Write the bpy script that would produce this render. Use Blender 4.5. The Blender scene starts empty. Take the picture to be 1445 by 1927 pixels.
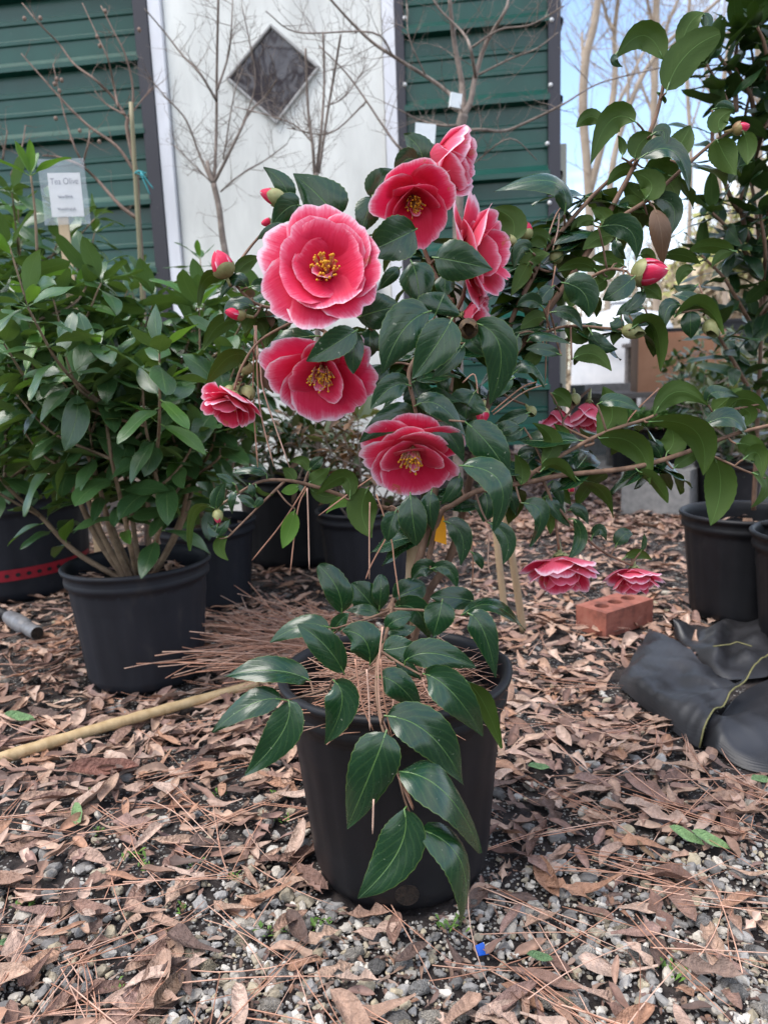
import bpy, bmesh, math, random
import numpy as np
from mathutils import Vector, Matrix, noise
R = math.radians
random.seed(7); rng = np.random.default_rng(7)
scene = bpy.context.scene
C = scene.collection

# ------------------------------------------------------------------ camera
CAM = Vector((0.0, 0.0, 0.58)); FPX = 1400.0; CX, CY = 722.5, 963.5
PITCH, ROLL = R(10.0), R(2.3)
_fw = Vector((0, math.cos(PITCH), -math.sin(PITCH)))
_r0 = Vector((1, 0, 0)); _u0 = Vector((0, math.sin(PITCH), math.cos(PITCH)))
_rt = math.cos(ROLL)*_r0 - math.sin(ROLL)*_u0
_up = math.cos(ROLL)*_u0 + math.sin(ROLL)*_r0
cd = bpy.data.cameras.new('camera'); cam = bpy.data.objects.new('camera', cd); C.objects.link(cam)
cd.sensor_fit = 'HORIZONTAL'; cd.sensor_width = 36.0; cd.lens = FPX/1445.0*36.0
cd.clip_start = 0.02; cd.clip_end = 400.0
cd.dof.use_dof = True; cd.dof.focus_distance = 0.82; cd.dof.aperture_fstop = 10.0
cam.matrix_world = Matrix(((_rt.x, _up.x, -_fw.x, CAM.x), (_rt.y, _up.y, -_fw.y, CAM.y),
                           (_rt.z, _up.z, -_fw.z, CAM.z), (0, 0, 0, 1)))
scene.camera = cam

# ------------------------------------------------------------------ world, sun, exposure
SUN_EL, SUN_AZ = R(64), R(-115)          # azimuth from +Y, clockwise
w = bpy.data.worlds.new('World'); scene.world = w; w.use_nodes = True
nt = w.node_tree; nt.nodes.clear()
def N(nt, t, **kw):
    n = nt.nodes.new(t)
    for k, v in kw.items():
        if k.startswith('i_'): n.inputs[k[2:].replace('_', ' ')].default_value = v
        else: setattr(n, k, v)
    return n
def mth(nt, op, a, b=None, c=None, clamp=False):
    n = nt.nodes.new('ShaderNodeMath'); n.operation = op; n.use_clamp = clamp
    for i, v in enumerate((a, b, c)):
        if v is None: continue
        if isinstance(v, (int, float)): n.inputs[i].default_value = v
        else: nt.links.new(v, n.inputs[i])
    return n.outputs[0]
sky = N(nt, 'ShaderNodeTexSky', sky_type='NISHITA', sun_disc=False)
sky.sun_elevation = SUN_EL; sky.sun_rotation = SUN_AZ
tc = N(nt, 'ShaderNodeTexCoord'); sx = N(nt, 'ShaderNodeSeparateXYZ'); nt.links.new(tc.outputs['Generated'], sx.inputs[0])
zz = mth(nt, 'ADD', mth(nt, 'MAXIMUM', sx.outputs[2], 0.0), 0.16)
cv = N(nt, 'ShaderNodeCombineXYZ')
nt.links.new(mth(nt, 'DIVIDE', sx.outputs[0], zz), cv.inputs[0]); nt.links.new(mth(nt, 'DIVIDE', sx.outputs[1], zz), cv.inputs[1])
cv.inputs[2].default_value = 19.5
cn = N(nt, 'ShaderNodeTexNoise'); cn.inputs['Scale'].default_value = 0.9; cn.inputs['Detail'].default_value = 7; cn.inputs['Roughness'].default_value = 0.55
nt.links.new(cv.outputs[0], cn.inputs['Vector'])
cr = N(nt, 'ShaderNodeMapRange', clamp=True); cr.inputs['From Min'].default_value = 0.42; cr.inputs['From Max'].default_value = 0.62
nt.links.new(cn.outputs[0], cr.inputs['Value'])
sk = N(nt, 'ShaderNodeVectorMath', operation='SCALE'); sk.inputs['Scale'].default_value = 0.14
nt.links.new(sky.outputs[0], sk.inputs[0])
mx = N(nt, 'ShaderNodeMix', data_type='RGBA'); mx.inputs['B'].default_value = (0.75, 0.76, 0.79, 1)
nt.links.new(cr.outputs[0], mx.inputs['Factor']); nt.links.new(sk.outputs[0], mx.inputs['A'])
bg = N(nt, 'ShaderNodeBackground'); bg.inputs['Strength'].default_value = 1.0
nt.links.new(mx.outputs['Result'], bg.inputs['Color'])
wo = N(nt, 'ShaderNodeOutputWorld'); nt.links.new(bg.outputs[0], wo.inputs[0])
sl = bpy.data.lights.new('sun', 'SUN'); sl.energy = 1.5; sl.angle = R(40); sl.color = (1.0, 0.95, 0.88)
so = bpy.data.objects.new('sun', sl); C.objects.link(so)
sd = Vector((math.sin(SUN_AZ)*math.cos(SUN_EL), math.cos(SUN_AZ)*math.cos(SUN_EL), math.sin(SUN_EL)))
so.rotation_euler = sd.to_track_quat('Z', 'Y').to_euler(); so.location = (0, 0, 8)
scene.view_settings.view_transform = 'Standard'; scene.view_settings.look = 'None'
scene.view_settings.exposure = 1.42; scene.view_settings.gamma = 1.0; scene.view_settings.use_curve_mapping = False
scene.cycles.use_denoising = True
scene.cycles.max_bounces = 6; scene.cycles.transparent_max_bounces = 8
scene.cycles.caustics_reflective = False; scene.cycles.caustics_refractive = False

# ------------------------------------------------------------------ helpers
def ray(px, py):
    return _fw + ((px-CX)/FPX)*_rt - ((py-CY)/FPX)*_up
def P(px, py, Y):                     # point seen at (px,py) of the photograph, Y metres ahead
    d = ray(px, py); return CAM + d*((Y-CAM.y)/d.y)
def G(px, py, z=0.0):                 # point at height z seen at (px,py)
    d = ray(px, py); return CAM + d*((z-CAM.z)/d.z)
def PX(p):
    v = Vector(p)-CAM; k = v.dot(_fw)
    return (CX+FPX*v.dot(_rt)/k, CY-FPX*v.dot(_up)/k, k)
def gh(x, y):
    return 0.006*math.sin(7*x+1.3)*math.sin(6*y)+0.004*math.sin(17*x)*math.sin(15*y+2)
def mesh(name, V, F, mats, smooth=True, uv=None, col=None, fm=None):
    me = bpy.data.meshes.new(name)
    me.from_pydata([tuple(v) for v in V], [], F)
    for m in (mats if isinstance(mats, (list, tuple)) else [mats]): me.materials.append(m)
    if smooth: me.polygons.foreach_set('use_smooth', [True]*len(F))
    if fm is not None: me.polygons.foreach_set('material_index', fm)
    if uv is not None:
        l = me.uv_layers.new(name='UVMap'); vi = np.empty(len(me.loops), np.int32); me.loops.foreach_get('vertex_index', vi)
        l.data.foreach_set('uv', np.asarray(uv, np.float32)[vi].ravel())
    if col is not None:
        a = me.color_attributes.new('tint', 'FLOAT_COLOR', 'POINT')
        c = np.ones((len(V), 4), np.float32); c[:, :3] = col
        a.data.foreach_set('color', c.ravel())
    me.update(); return me
def obj(name, me, parent=None, loc=None):
    o = bpy.data.objects.new(name, me); C.objects.link(o)
    if loc is not None: o.location = loc
    if parent is not None: o.parent = parent
    return o
def tag(o, label=None, cat=None, group=None, kind=None):
    if label: o['label'] = label
    if cat: o['category'] = cat
    if group: o['group'] = group
    if kind: o['kind'] = kind
    return o
def thing(name, label, cat, loc=(0, 0, 0), group=None, rz=0.0):
    o = bpy.data.objects.new(name, None); C.objects.link(o); o.empty_display_size = 0.05
    o.location = loc; o.rotation_euler = (0, 0, rz); return tag(o, label, cat, group)
def spline(pts, n=6):                 # Catmull-Rom through points (vectors or tuples with radius)
    p = [np.array(q, float) for q in pts]
    if len(p) < 3: 
        return [p[0]+(p[1]-p[0])*i/n for i in range(n+1)]
    q = [2*p[0]-p[1]]+p+[2*p[-1]-p[-2]]; out = []
    for i in range(1, len(q)-2):
        for k in range(n):
            t = k/n; a, b, c, d = q[i-1], q[i], q[i+1], q[i+2]
            out.append(0.5*((2*b)+(-a+c)*t+(2*a-5*b+4*c-d)*t*t+(-a+3*b-3*c+d)*t**3))
    out.append(p[-1]); return out
def tube(pts, rad, seg=6, V=None, F=None, cap=True):
    if V is None: V, F = [], []
    n = len(pts); base = len(V); ref = None
    for i in range(n):
        a = Vector(pts[max(0, i-1)][:3]); b = Vector(pts[min(n-1, i+1)][:3]); t = (b-a)
        if t.length < 1e-9: t = Vector((0, 0, 1))
        t.normalize()
        if ref is None:
            ref = t.orthogonal().normalized()
        ref = (ref-t*ref.dot(t)); ref = ref.normalized() if ref.length > 1e-6 else t.orthogonal().normalized()
        bi = t.cross(ref); r = rad[i] if hasattr(rad, '__len__') else rad; c = Vector(pts[i][:3])
        for k in range(seg):
            an = 2*math.pi*k/seg; V.append(c+ref*(r*math.cos(an))+bi*(r*math.sin(an)))
    for i in range(n-1):
        for k in range(seg):
            a = base+i*seg+k; b = base+i*seg+(k+1) % seg
            F.append((a, b, b+seg, a+seg))
    if cap:
        F.append(tuple(base+k for k in reversed(range(seg)))); F.append(tuple(base+(n-1)*seg+k for k in range(seg)))
    return V, F
def boxVF(x0, x1, y0, y1, z0, z1, V=None, F=None):
    if V is None: V, F = [], []
    b = len(V)
    V += [(x0, y0, z0), (x1, y0, z0), (x1, y1, z0), (x0, y1, z0), (x0, y0, z1), (x1, y0, z1), (x1, y1, z1), (x0, y1, z1)]
    F += [tuple(b+i for i in f) for f in ((0, 3, 2, 1), (4, 5, 6, 7), (0, 1, 5, 4), (1, 2, 6, 5), (2, 3, 7, 6), (3, 0, 4, 7))]
    return V, F
def lathe(prof, seg=64, rf=None):
    V, F = [], []
    for r, z in prof:
        for k in range(seg):
            a = 2*math.pi*k/seg; rr = r*(rf(a, r, z) if rf else 1.0); V.append((rr*math.cos(a), rr*math.sin(a), z))
    for i in range(len(prof)-1):
        for k in range(seg):
            a = i*seg+k; b = i*seg+(k+1) % seg; F.append((a, b, b+seg, a+seg))
    return V, F
def bevel(me, w=0.003, seg=2):
    bm = bmesh.new(); bm.from_mesh(me)
    bmesh.ops.bevel(bm, geom=bm.edges[:], offset=w, segments=seg, affect='EDGES', profile=0.6, clamp_overlap=True)
    bm.to_mesh(me); bm.free(); me.update(); return me

# ------------------------------------------------------------------ materials
def newmat(name):
    m = bpy.data.materials.new(name); m.use_nodes = True
    nt = m.node_tree; b = nt.nodes['Principled BSDF']; return m, nt, b
def setc(b, c, rough=0.6, spec=0.5):
    b.inputs['Base Color'].default_value = (*c, 1); b.inputs['Roughness'].default_value = rough; b.inputs['Specular IOR Level'].default_value = spec
def tnoise(nt, scale, detail=3, rough=0.5, coord='Object', sc=None):
    t = N(nt, 'ShaderNodeTexCoord'); n = N(nt, 'ShaderNodeTexNoise')
    n.inputs['Scale'].default_value = scale; n.inputs['Detail'].default_value = detail; n.inputs['Roughness'].default_value = rough
    src = t.outputs[coord]
    if sc:
        mp = N(nt, 'ShaderNodeMapping'); mp.inputs['Scale'].default_value = sc; nt.links.new(src, mp.inputs[0]); src = mp.outputs[0]
    nt.links.new(src, n.inputs['Vector']); return n.outputs[0]
def ramp(nt, fac, stops):
    r = N(nt, 'ShaderNodeValToRGB'); e = r.color_ramp.elements
    while len(e) < len(stops): e.new(0.5)
    for i, (p, c) in enumerate(stops): e[i].position = p; e[i].color = (*c, 1)
    nt.links.new(fac, r.inputs[0]); return r.outputs[0]
def mixc(nt, f, a, b, mode='MIX'):
    m = N(nt, 'ShaderNodeMix', data_type='RGBA', blend_type=mode)
    for s, v in (('Factor', f), ('A', a), ('B', b)):
        if isinstance(v, (int, float)): m.inputs[s].default_value = v
        elif isinstance(v, tuple): m.inputs[s].default_value = (*v, 1)
        else: nt.links.new(v, m.inputs[s])
    return m.outputs['Result']
def bump(nt, b, h, strength=0.3, dist=0.002):
    n = N(nt, 'ShaderNodeBump'); n.inputs['Strength'].default_value = strength; n.inputs['Distance'].default_value = dist
    nt.links.new(h, n.inputs['Height']); nt.links.new(n.outputs[0], b.inputs['Normal']); return n
def noisemat(name, stops, scale=20, rough=0.7, spec=0.4, bs=0.3, bd=0.002, bscale=None, sc=None, rr=None, detail=4):
    m, nt, b = newmat(name); setc(b, (1, 1, 1), rough, spec)
    f = tnoise(nt, scale, detail, 0.6, sc=sc); nt.links.new(ramp(nt, f, stops), b.inputs['Base Color'])
    if bs: bump(nt, b, tnoise(nt, bscale or scale*2, 4, 0.6, sc=sc), bs, bd)
    if rr:
        mr = N(nt, 'ShaderNodeMapRange'); mr.inputs['To Min'].default_value = rr[0]; mr.inputs['To Max'].default_value = rr[1]
        nt.links.new(tnoise(nt, scale*0.7, 3), mr.inputs['Value']); nt.links.new(mr.outputs[0], b.inputs['Roughness'])
    return m
def leafmat(name, dark, light, under, rib, rough=0.3, trans=0.18, spec=0.55, edge=(0.12, 0.2, 0.04), ribw=0.02, var=0.35, veins=0.5, coat=0.0):
    m, nt, b = newmat(name); setc(b, dark, rough, spec); b.inputs['Coat Weight'].default_value = coat; b.inputs['Coat Roughness'].default_value = 0.16
    uv = N(nt, 'ShaderNodeUVMap'); s = N(nt, 'ShaderNodeSeparateXYZ'); nt.links.new(uv.outputs[0], s.inputs[0])
    av = mth(nt, 'ABSOLUTE', mth(nt, 'SUBTRACT', s.outputs[1], 0.5))
    ribf = mth(nt, 'SUBTRACT', 1.0, mth(nt, 'DIVIDE', av, ribw), clamp=True)
    ph = mth(nt, 'SUBTRACT', mth(nt, 'MULTIPLY', s.outputs[0], 40.0), mth(nt, 'MULTIPLY', av, 34.0))
    ph = mth(nt, 'ADD', ph, mth(nt, 'MULTIPLY', tnoise(nt, 60, 2), 3.0))
    vein = mth(nt, 'POWER', mth(nt, 'MULTIPLY', mth(nt, 'ADD', mth(nt, 'SINE', ph), 1.0), 0.5), 9.0)
    oi = N(nt, 'ShaderNodeObjectInfo')
    f = mth(nt, 'ADD', mth(nt, 'MULTIPLY', tnoise(nt, 28, 4), 0.7), mth(nt, 'MULTIPLY', mth(nt, 'SUBTRACT', oi.outputs['Random'], 0.35), var))
    c = mixc(nt, f, dark, light)
    c = mixc(nt, mth(nt, 'MULTIPLY', vein, 0.10), c, rib)
    c = mixc(nt, mth(nt, 'MULTIPLY', ribf, 0.85), c, rib)
    ed = mth(nt, 'MULTIPLY', mth(nt, 'GREATER_THAN', av, 0.485), 0.8)
    c = mixc(nt, ed, c, edge)
    c = mixc(nt, mth(nt, 'MULTIPLY', mth(nt, 'GREATER_THAN', tnoise(nt, 230, 2), 0.745), 0.6), c, (0.30, 0.33, 0.24))
    geo = N(nt, 'ShaderNodeNewGeometry')
    uc = mixc(nt, f, under, tuple(x*1.35 for x in under)); uc = mixc(nt, mth(nt, 'MULTIPLY', ribf, 0.6), uc, rib)
    c2 = mixc(nt, geo.outputs['Backfacing'], c, uc)
    nt.links.new(c2, b.inputs['Base Color'])
    front = mth(nt, 'SUBTRACT', 1.0, geo.outputs['Backfacing']); nt.links.new(mth(nt, 'MULTIPLY', front, coat), b.inputs['Coat Weight']); nt.links.new(mth(nt, 'ADD', mth(nt, 'MULTIPLY', front, spec-.2), .2), b.inputs['Specular IOR Level'])
    ro = mth(nt, 'ADD', mth(nt, 'MULTIPLY', geo.outputs['Backfacing'], 0.25), mth(nt, 'MULTIPLY', tnoise(nt, 45, 3), 0.16))
    nt.links.new(mth(nt, 'ADD', ro, rough-0.08), b.inputs['Roughness'])
    h = mth(nt, 'ADD', mth(nt, 'MULTIPLY', vein, -0.35*veins), mth(nt, 'MULTIPLY', tnoise(nt, 90, 3), 0.5)); h = mth(nt, 'SUBTRACT', h, mth(nt, 'MULTIPLY', ribf, 0.6))
    bump(nt, b, h, 0.35, 0.0016)
    tr = N(nt, 'ShaderNodeBsdfTranslucent'); tr.inputs['Color'].default_value = (under[0]*2.6, under[1]*2.6, under[2]*1.2, 1)
    ms = N(nt, 'ShaderNodeMixShader'); ms.inputs[0].default_value = trans
    nt.links.new(b.outputs[0], ms.inputs[1]); nt.links.new(tr.outputs[0], ms.inputs[2])
    nt.links.new(ms.outputs[0], nt.nodes['Material Output'].inputs['Surface']); return m
def tintmat(name, rough=0.7, spec=0.3, nz=40, amt=0.5, bs=0.4, bd=0.002, trans=0.0, mot=(0.45, 1.25)):
    m, nt, b = newmat(name); setc(b, (1, 1, 1), rough, spec)
    a = N(nt, 'ShaderNodeAttribute', attribute_name='tint')
    f = tnoise(nt, nz, 5, 0.65); g = ramp(nt, f, [(0.3, (mot[0],)*3), (0.68, (mot[1],)*3)])
    nt.links.new(mixc(nt, amt, a.outputs['Color'], mixc(nt, 1.0, a.outputs['Color'], g, 'MULTIPLY')), b.inputs['Base Color'])
    if bs: bump(nt, b, tnoise(nt, nz*3, 4), bs, bd)
    return m
M = {}
M['cam'] = leafmat('camellia_leaf', (0.005, 0.026, 0.010), (0.013, 0.058, 0.020), (0.042, 0.076, 0.014), (0.12, 0.23, 0.06), rough=0.27, trans=0.07, spec=0.5, edge=(0.09, 0.15, 0.03), veins=0.3, coat=0.28)
M['olive'] = leafmat('tea_olive_leaf', (0.017, 0.055, 0.020), (0.058, 0.135, 0.040), (0.075, 0.13, 0.04), (0.15, 0.23, 0.08), rough=0.32, trans=0.10, spec=0.7, edge=(0.11, 0.2, 0.05), var=0.7)
M['right'] = leafmat('dark_camellia_leaf', (0.006, 0.023, 0.009), (0.017, 0.056, 0.018), (0.03, 0.06, 0.014), (0.09, 0.15, 0.04), rough=0.32, trans=0.07)
M['drab'] = leafmat('drab_leaf', (0.06, 0.085, 0.045), (0.13, 0.16, 0.085), (0.12, 0.14, 0.07), (0.2, 0.22, 0.12), rough=0.5, trans=0.12, var=0.8)
M['dead'] = leafmat('withered_leaf', (0.055, 0.03, 0.016), (0.19, 0.10, 0.05), (0.16, 0.09, 0.05), (0.22, 0.14, 0.08), rough=0.55, trans=0.08, var=0.6, edge=(0.08, 0.05, 0.03))
M['fresh'] = leafmat('fresh_leaf', (0.045, 0.125, 0.025), (0.085, 0.19, 0.035), (0.09, 0.18, 0.035), (0.2, 0.32, 0.09), rough=0.35, trans=0.18, edge=(0.2, 0.34, 0.08))
def petalmat():
    m, nt, b = newmat('petal'); setc(b, (1, 0.2, 0.3), 0.55, 0.25)
    uv = N(nt, 'ShaderNodeUVMap'); s = N(nt, 'ShaderNodeSeparateXYZ'); nt.links.new(uv.outputs[0], s.inputs[0])
    oi = N(nt, 'ShaderNodeObjectInfo'); at = N(nt, 'ShaderNodeAttribute', attribute_name='tint'); mp = N(nt, 'ShaderNodeMapping'); mp.inputs['Scale'].default_value = (42, 3.0, 1); nt.links.new(at.outputs['Vector'], mp.inputs[0])
    vn = N(nt, 'ShaderNodeTexNoise'); vn.inputs['Scale'].default_value = 1.0; vn.inputs['Detail'].default_value = 3; nt.links.new(mp.outputs[0], vn.inputs['Vector'])
    e = mth(nt, 'ADD', mth(nt, 'ADD', s.outputs[0], mth(nt, 'MULTIPLY', mth(nt, 'SUBTRACT', vn.outputs[0], 0.5), 0.42)), mth(nt, 'MULTIPLY', mth(nt, 'SUBTRACT', tnoise(nt, 90, 3), 0.5), 0.34))
    e = mth(nt, 'ADD', e, mth(nt, 'MULTIPLY', mth(nt, 'SUBTRACT', tnoise(nt, 420, 2), 0.5), 0.10))
    e = mth(nt, 'ADD', e, mth(nt, 'MULTIPLY', mth(nt, 'SUBTRACT', oi.outputs['Random'], 0.45), 0.16))
    c = ramp(nt, e, [(0.10, (0.70, 0.010, 0.060)), (0.48, (0.76, 0.032, 0.105)), (0.76, (0.84, 0.17, 0.28)), (1.0, (0.92, 0.66, 0.76))])
    br = mth(nt, 'MULTIPLY', mth(nt, 'GREATER_THAN', tnoise(nt, 34, 4, 0.65), 0.66), mth(nt, 'GREATER_THAN', s.outputs[0], 0.45)); c = mixc(nt, mth(nt, 'MULTIPLY', br, 0.5), c, (0.50, 0.15, 0.03))
    geo = N(nt, 'ShaderNodeNewGeometry')
    c = mixc(nt, mth(nt, 'MULTIPLY', geo.outputs['Backfacing'], 0.2), c, (0.90, 0.38, 0.50))
    nt.links.new(c, b.inputs['Base Color'])
    b.inputs['Subsurface Weight'].default_value = 0.0
    b.inputs['Sheen Weight'].default_value = 0.1
    bump(nt, b, vn.outputs[0], 0.35, 0.0012)
    tr = N(nt, 'ShaderNodeBsdfTranslucent'); nt.links.new(c, tr.inputs['Color'])
    ms = N(nt, 'ShaderNodeMixShader'); ms.inputs[0].default_value = 0.30
    nt.links.new(b.outputs[0], ms.inputs[1]); nt.links.new(tr.outputs[0], ms.inputs[2])
    nt.links.new(ms.outputs[0], nt.nodes['Material Output'].inputs['Surface']); return m
M['petal'] = petalmat()
M['stamen'] = noisemat('stamen_yellow', [(0.3, (0.55, 0.22, 0.01)), (0.7, (0.85, 0.45, 0.03))], 300, 0.6, bs=0)
M['filament'] = noisemat('filament_cream', [(0.3, (0.75, 0.45, 0.25)), (0.7, (0.85, 0.65, 0.35))], 300, 0.6, bs=0)
M['sepal'] = noisemat('sepal_green', [(0.3, (0.16, 0.17, 0.06)), (0.6, (0.30, 0.30, 0.13)), (0.8, (0.22, 0.13, 0.06))], 70, 0.5, bs=0.3, bd=0.001)
M['bark'] = noisemat('camellia_bark', [(0.3, (0.10, 0.055, 0.035)), (0.6, (0.22, 0.13, 0.085)), (0.8, (0.30, 0.21, 0.15))], 60, 0.75, bs=0.6, bd=0.002, sc=(1, 1, 0.4))
M['twigbark'] = noisemat('grey_bark', [(0.3, (0.13, 0.10, 0.085)), (0.6, (0.25, 0.20, 0.17)), (0.8, (0.34, 0.29, 0.25))], 40, 0.85, bs=0.4)
M['myrtle'] = noisemat('myrtle_bark', [(0.3, (0.14, 0.09, 0.07)), (0.7, (0.28, 0.19, 0.15))], 40, 0.8, bs=0.4)
M['farbark'] = noisemat('far_bark', [(0.3, (0.24, 0.19, 0.14)), (0.7, (0.40, 0.33, 0.26))], 3, 0.9, bs=0)
M['pot'] = noisemat('black_pot_plastic', [(0.3, (0.004, 0.0042, 0.006)), (0.6, (0.0075, 0.0078, 0.0105)), (0.85, (0.028, 0.026, 0.027))], 14, 0.48, 0.34, bs=0.12, bd=0.001, bscale=120, rr=(0.38, 0.62))
M['potblue'] = noisemat('dusty_pot_plastic', [(0.3, (0.008, 0.009, 0.013)), (0.62, (0.016, 0.0175, 0.024)), (0.85, (0.060, 0.054, 0.050))], 9, 0.6, 0.28, bs=0.1, bd=0.001, bscale=90, sc=(1, 1, 0.5))
M['soil'] = noisemat('potting_soil', [(0.3, (0.008, 0.006, 0.005)), (0.6, (0.035, 0.022, 0.016)), (0.8, (0.09, 0.055, 0.035))], 90, 0.9, bs=0.9, bd=0.006)
M['bamboo'] = noisemat('bamboo', [(0.3, (0.38, 0.26, 0.13)), (0.6, (0.52, 0.38, 0.21)), (0.8, (0.40, 0.29, 0.16))], 18, 0.45, bs=0.15, bd=0.001, sc=(3, 3, 0.4))
M['wood'] = noisemat('stake_wood', [(0.3, (0.40, 0.28, 0.17)), (0.7, (0.56, 0.42, 0.27))], 30, 0.7, sc=(1, 1, 0.1))
M['oldbamboo'] = noisemat('weathered_bamboo', [(0.3, (0.19, 0.165, 0.09)), (0.7, (0.29, 0.25, 0.15))], 18, 0.55, bs=0.15, bd=0.001, sc=(3, 3, 0.4))
M['olivebark'] = noisemat('olive_bark', [(0.3, (0.14, 0.095, 0.06)), (0.6, (0.24, 0.17, 0.11)), (0.8, (0.31, 0.24, 0.16))], 60, 0.8, bs=0.5)

# ------------------------------------------------------------------ ground
def groundmat():
    m, nt, b = newmat('dark_soil'); setc(b, (0.03, 0.02, 0.02), 0.85, 0.35)
    t = N(nt, 'ShaderNodeTexCoord'); sp = N(nt, 'ShaderNodeSeparateXYZ'); nt.links.new(t.outputs['Object'], sp.inputs[0])
    near = ramp(nt, tnoise(nt, 45, 6, 0.65), [(0.3, (0.014, 0.011, 0.011)), (0.55, (0.042, 0.033, 0.031)), (0.78, (0.12, 0.10, 0.09))])
    vo = N(nt, 'ShaderNodeTexVoronoi'); vo.inputs['Scale'].default_value = 210; nt.links.new(t.outputs['Object'], vo.inputs['Vector'])
    grit = mth(nt, 'MULTIPLY', mth(nt, 'LESS_THAN', vo.outputs['Distance'], 0.42), mth(nt, 'GREATER_THAN', tnoise(nt, 14, 4, 0.7), 0.48)); gs = N(nt, 'ShaderNodeSeparateColor'); nt.links.new(vo.outputs['Color'], gs.inputs[0])
    near = mixc(nt, mth(nt, 'MULTIPLY', grit, mth(nt, 'GREATER_THAN', gs.outputs[0], 0.45)), near, ramp(nt, gs.outputs[1], [(0.2, (0.14, 0.135, 0.13)), (0.6, (0.30, 0.29, 0.27)), (0.9, (0.46, 0.44, 0.40))]))
    far = ramp(nt, tnoise(nt, 7, 6, 0.7), [(0.3, (0.16, 0.11, 0.085)), (0.5, (0.30, 0.22, 0.17)), (0.75, (0.42, 0.36, 0.31))])
    f = N(nt, 'ShaderNodeMapRange', clamp=True); f.inputs['From Min'].default_value = 2.6; f.inputs['From Max'].default_value = 4.5
    nt.links.new(sp.outputs[1], f.inputs['Value'])
    nt.links.new(mixc(nt, f.outputs[0], near, far), b.inputs['Base Color'])
    bump(nt, b, tnoise(nt, 110, 6, 0.7), 0.9, 0.008); return m
xs = np.unique(np.concatenate([np.linspace(-60, -2.6, 12), np.linspace(-2.6, 2.6, 150), np.linspace(2.6, 60, 14)]))
ys = np.unique(np.concatenate([np.linspace(-20, 0.3, 8), np.linspace(0.3, 3.6, 110), np.linspace(3.6, 12, 20), np.linspace(12, 120, 12)]))
V = [(x, y, gh(x, y)-0.004+(0.004*noise.noise(Vector((x*22, y*22, 0))) if y < 3.6 and abs(x) < 2.7 else 0)) for y in ys for x in xs]
nx = len(xs); F = [(j*nx+i, j*nx+i+1, (j+1)*nx+i+1, (j+1)*nx+i) for j in range(len(ys)-1) for i in range(nx-1)]
tag(obj('ground', mesh('ground', V, F, groundmat())), kind='structure')

# ------------------------------------------------------------------ shed
TH = R(7.0); We = Vector((math.cos(TH), -math.sin(TH), 0)); Wn = Vector((-math.sin(TH), -math.cos(TH), 0)); W0 = Vector((0, 3.05, 0))
def WA(px, py):                        # wall coordinates (along, up) of a photograph point on the wall
    d = ray(px, py); t = (W0-CAM).dot(Wn)/d.dot(Wn); p = CAM+d*t; return (p-W0).dot(We), p.z
def wp(a, z, d=0.0): return We*a+Wn*d+Vector((0, 0, z))
a_dl0, a_dl1 = WA(263, 100)[0], WA(289, 100)[0]
a_fl1 = WA(313, 100)[0]
a_fr0, a_fr1 = WA(722, 100)[0], WA(746, 100)[0]
a_dr1 = WA(762, 100)[0]
a_cr0, a_cr1 = WA(1030, 150)[0], WA(1053, 150)[0]
def paint(name, base, rough=0.38, streak=0.5):
    m, nt, b = newmat(name); setc(b, base, rough, 0.5)
    f = tnoise(nt, 5, 5, 0.6, sc=(1, 1, 0.25)); g = ramp(nt, f, [(0.35, tuple(x*0.8 for x in base)), (0.7, tuple(min(1, x*1.15) for x in base))])
    d = tnoise(nt, 30, 4, 0.7); nt.links.new(mixc(nt, mth(nt, 'MULTIPLY', mth(nt, 'GREATER_THAN', d, 0.66), 0.12*streak), g, (0.35, 0.33, 0.30)), b.inputs['Base Color'])
    bump(nt, b, tnoise(nt, 9, 3), 0.25, 0.004); return m
M['green'] = paint('green_siding_paint', (0.005, 0.064, 0.047), 0.28)
M['trim'] = paint('dark_trim_paint', (0.028, 0.026, 0.036), 0.45)
M['white'] = paint('white_door_paint', (0.74, 0.74, 0.70), 0.5)
M['frame'] = paint('white_frame_paint', (0.76, 0.76, 0.80), 0.45)
M['glass'] = newmat('dark_window_glass')[0]
g_ = M['glass'].node_tree; setc(g_.nodes['Principled BSDF'], (0.035, 0.030, 0.036), 0.03, 0.9); g_.nodes['Principled BSDF'].inputs['IOR'].default_value = 1.5
bump(g_, g_.nodes['Principled BSDF'], tnoise(g_, 6, 2), 0.15, 0.01)
M['screw'] = noisemat('zinc_screw', [(0.3, (0.55, 0.55, 0.55)), (0.7, (0.75, 0.75, 0.75))], 50, 0.4, bs=0)
shed = thing('shed', 'green ribbed metal shed with white door behind the potted plants', 'shed', W0)
PER = 0.262
PROF = [(0, 0), (.028, .036), (.046, .036), (.052, 0), (.112, 0), (.117, .006), (.130, .006), (.135, 0), (.183, 0), (.188, .006), (.201, .006), (.206, 0), (.262, 0)]
z_major = WA(900, 178)[1]              # height of one big rib
ztop = z_major+PER*5
def siding(a0, a1, e=We, n=Wn, o=Vector()):
    for k in range(5):                 # panels of two ribs
        zt = ztop-k*PER*2; V, F = [], []
        for p in range(2):
            for dz, d in PROF[:-1] if p == 0 else PROF:
                z = max(0.0, zt-p*PER-dz)
                V += [o+e*a0+n*d+Vector((0, 0, z)), o+e*a1+n*d+Vector((0, 0, z))]
        F = [(2*i, 2*i+1, 2*i+3, 2*i+2) for i in range(len(V)//2-1) if abs(V[2*i].z-V[2*i+2].z)+abs((V[2*i]-V[2*i+2]).dot(n)) > 1e-5]
        if F: obj('siding_panel', mesh('siding_panel', V, [tuple(reversed(f)) for f in F], M['green'], smooth=False), shed)
siding(-3.2, a_dl0+0.006); siding(a_dr1-0.006, a_cr0+0.006)
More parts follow.
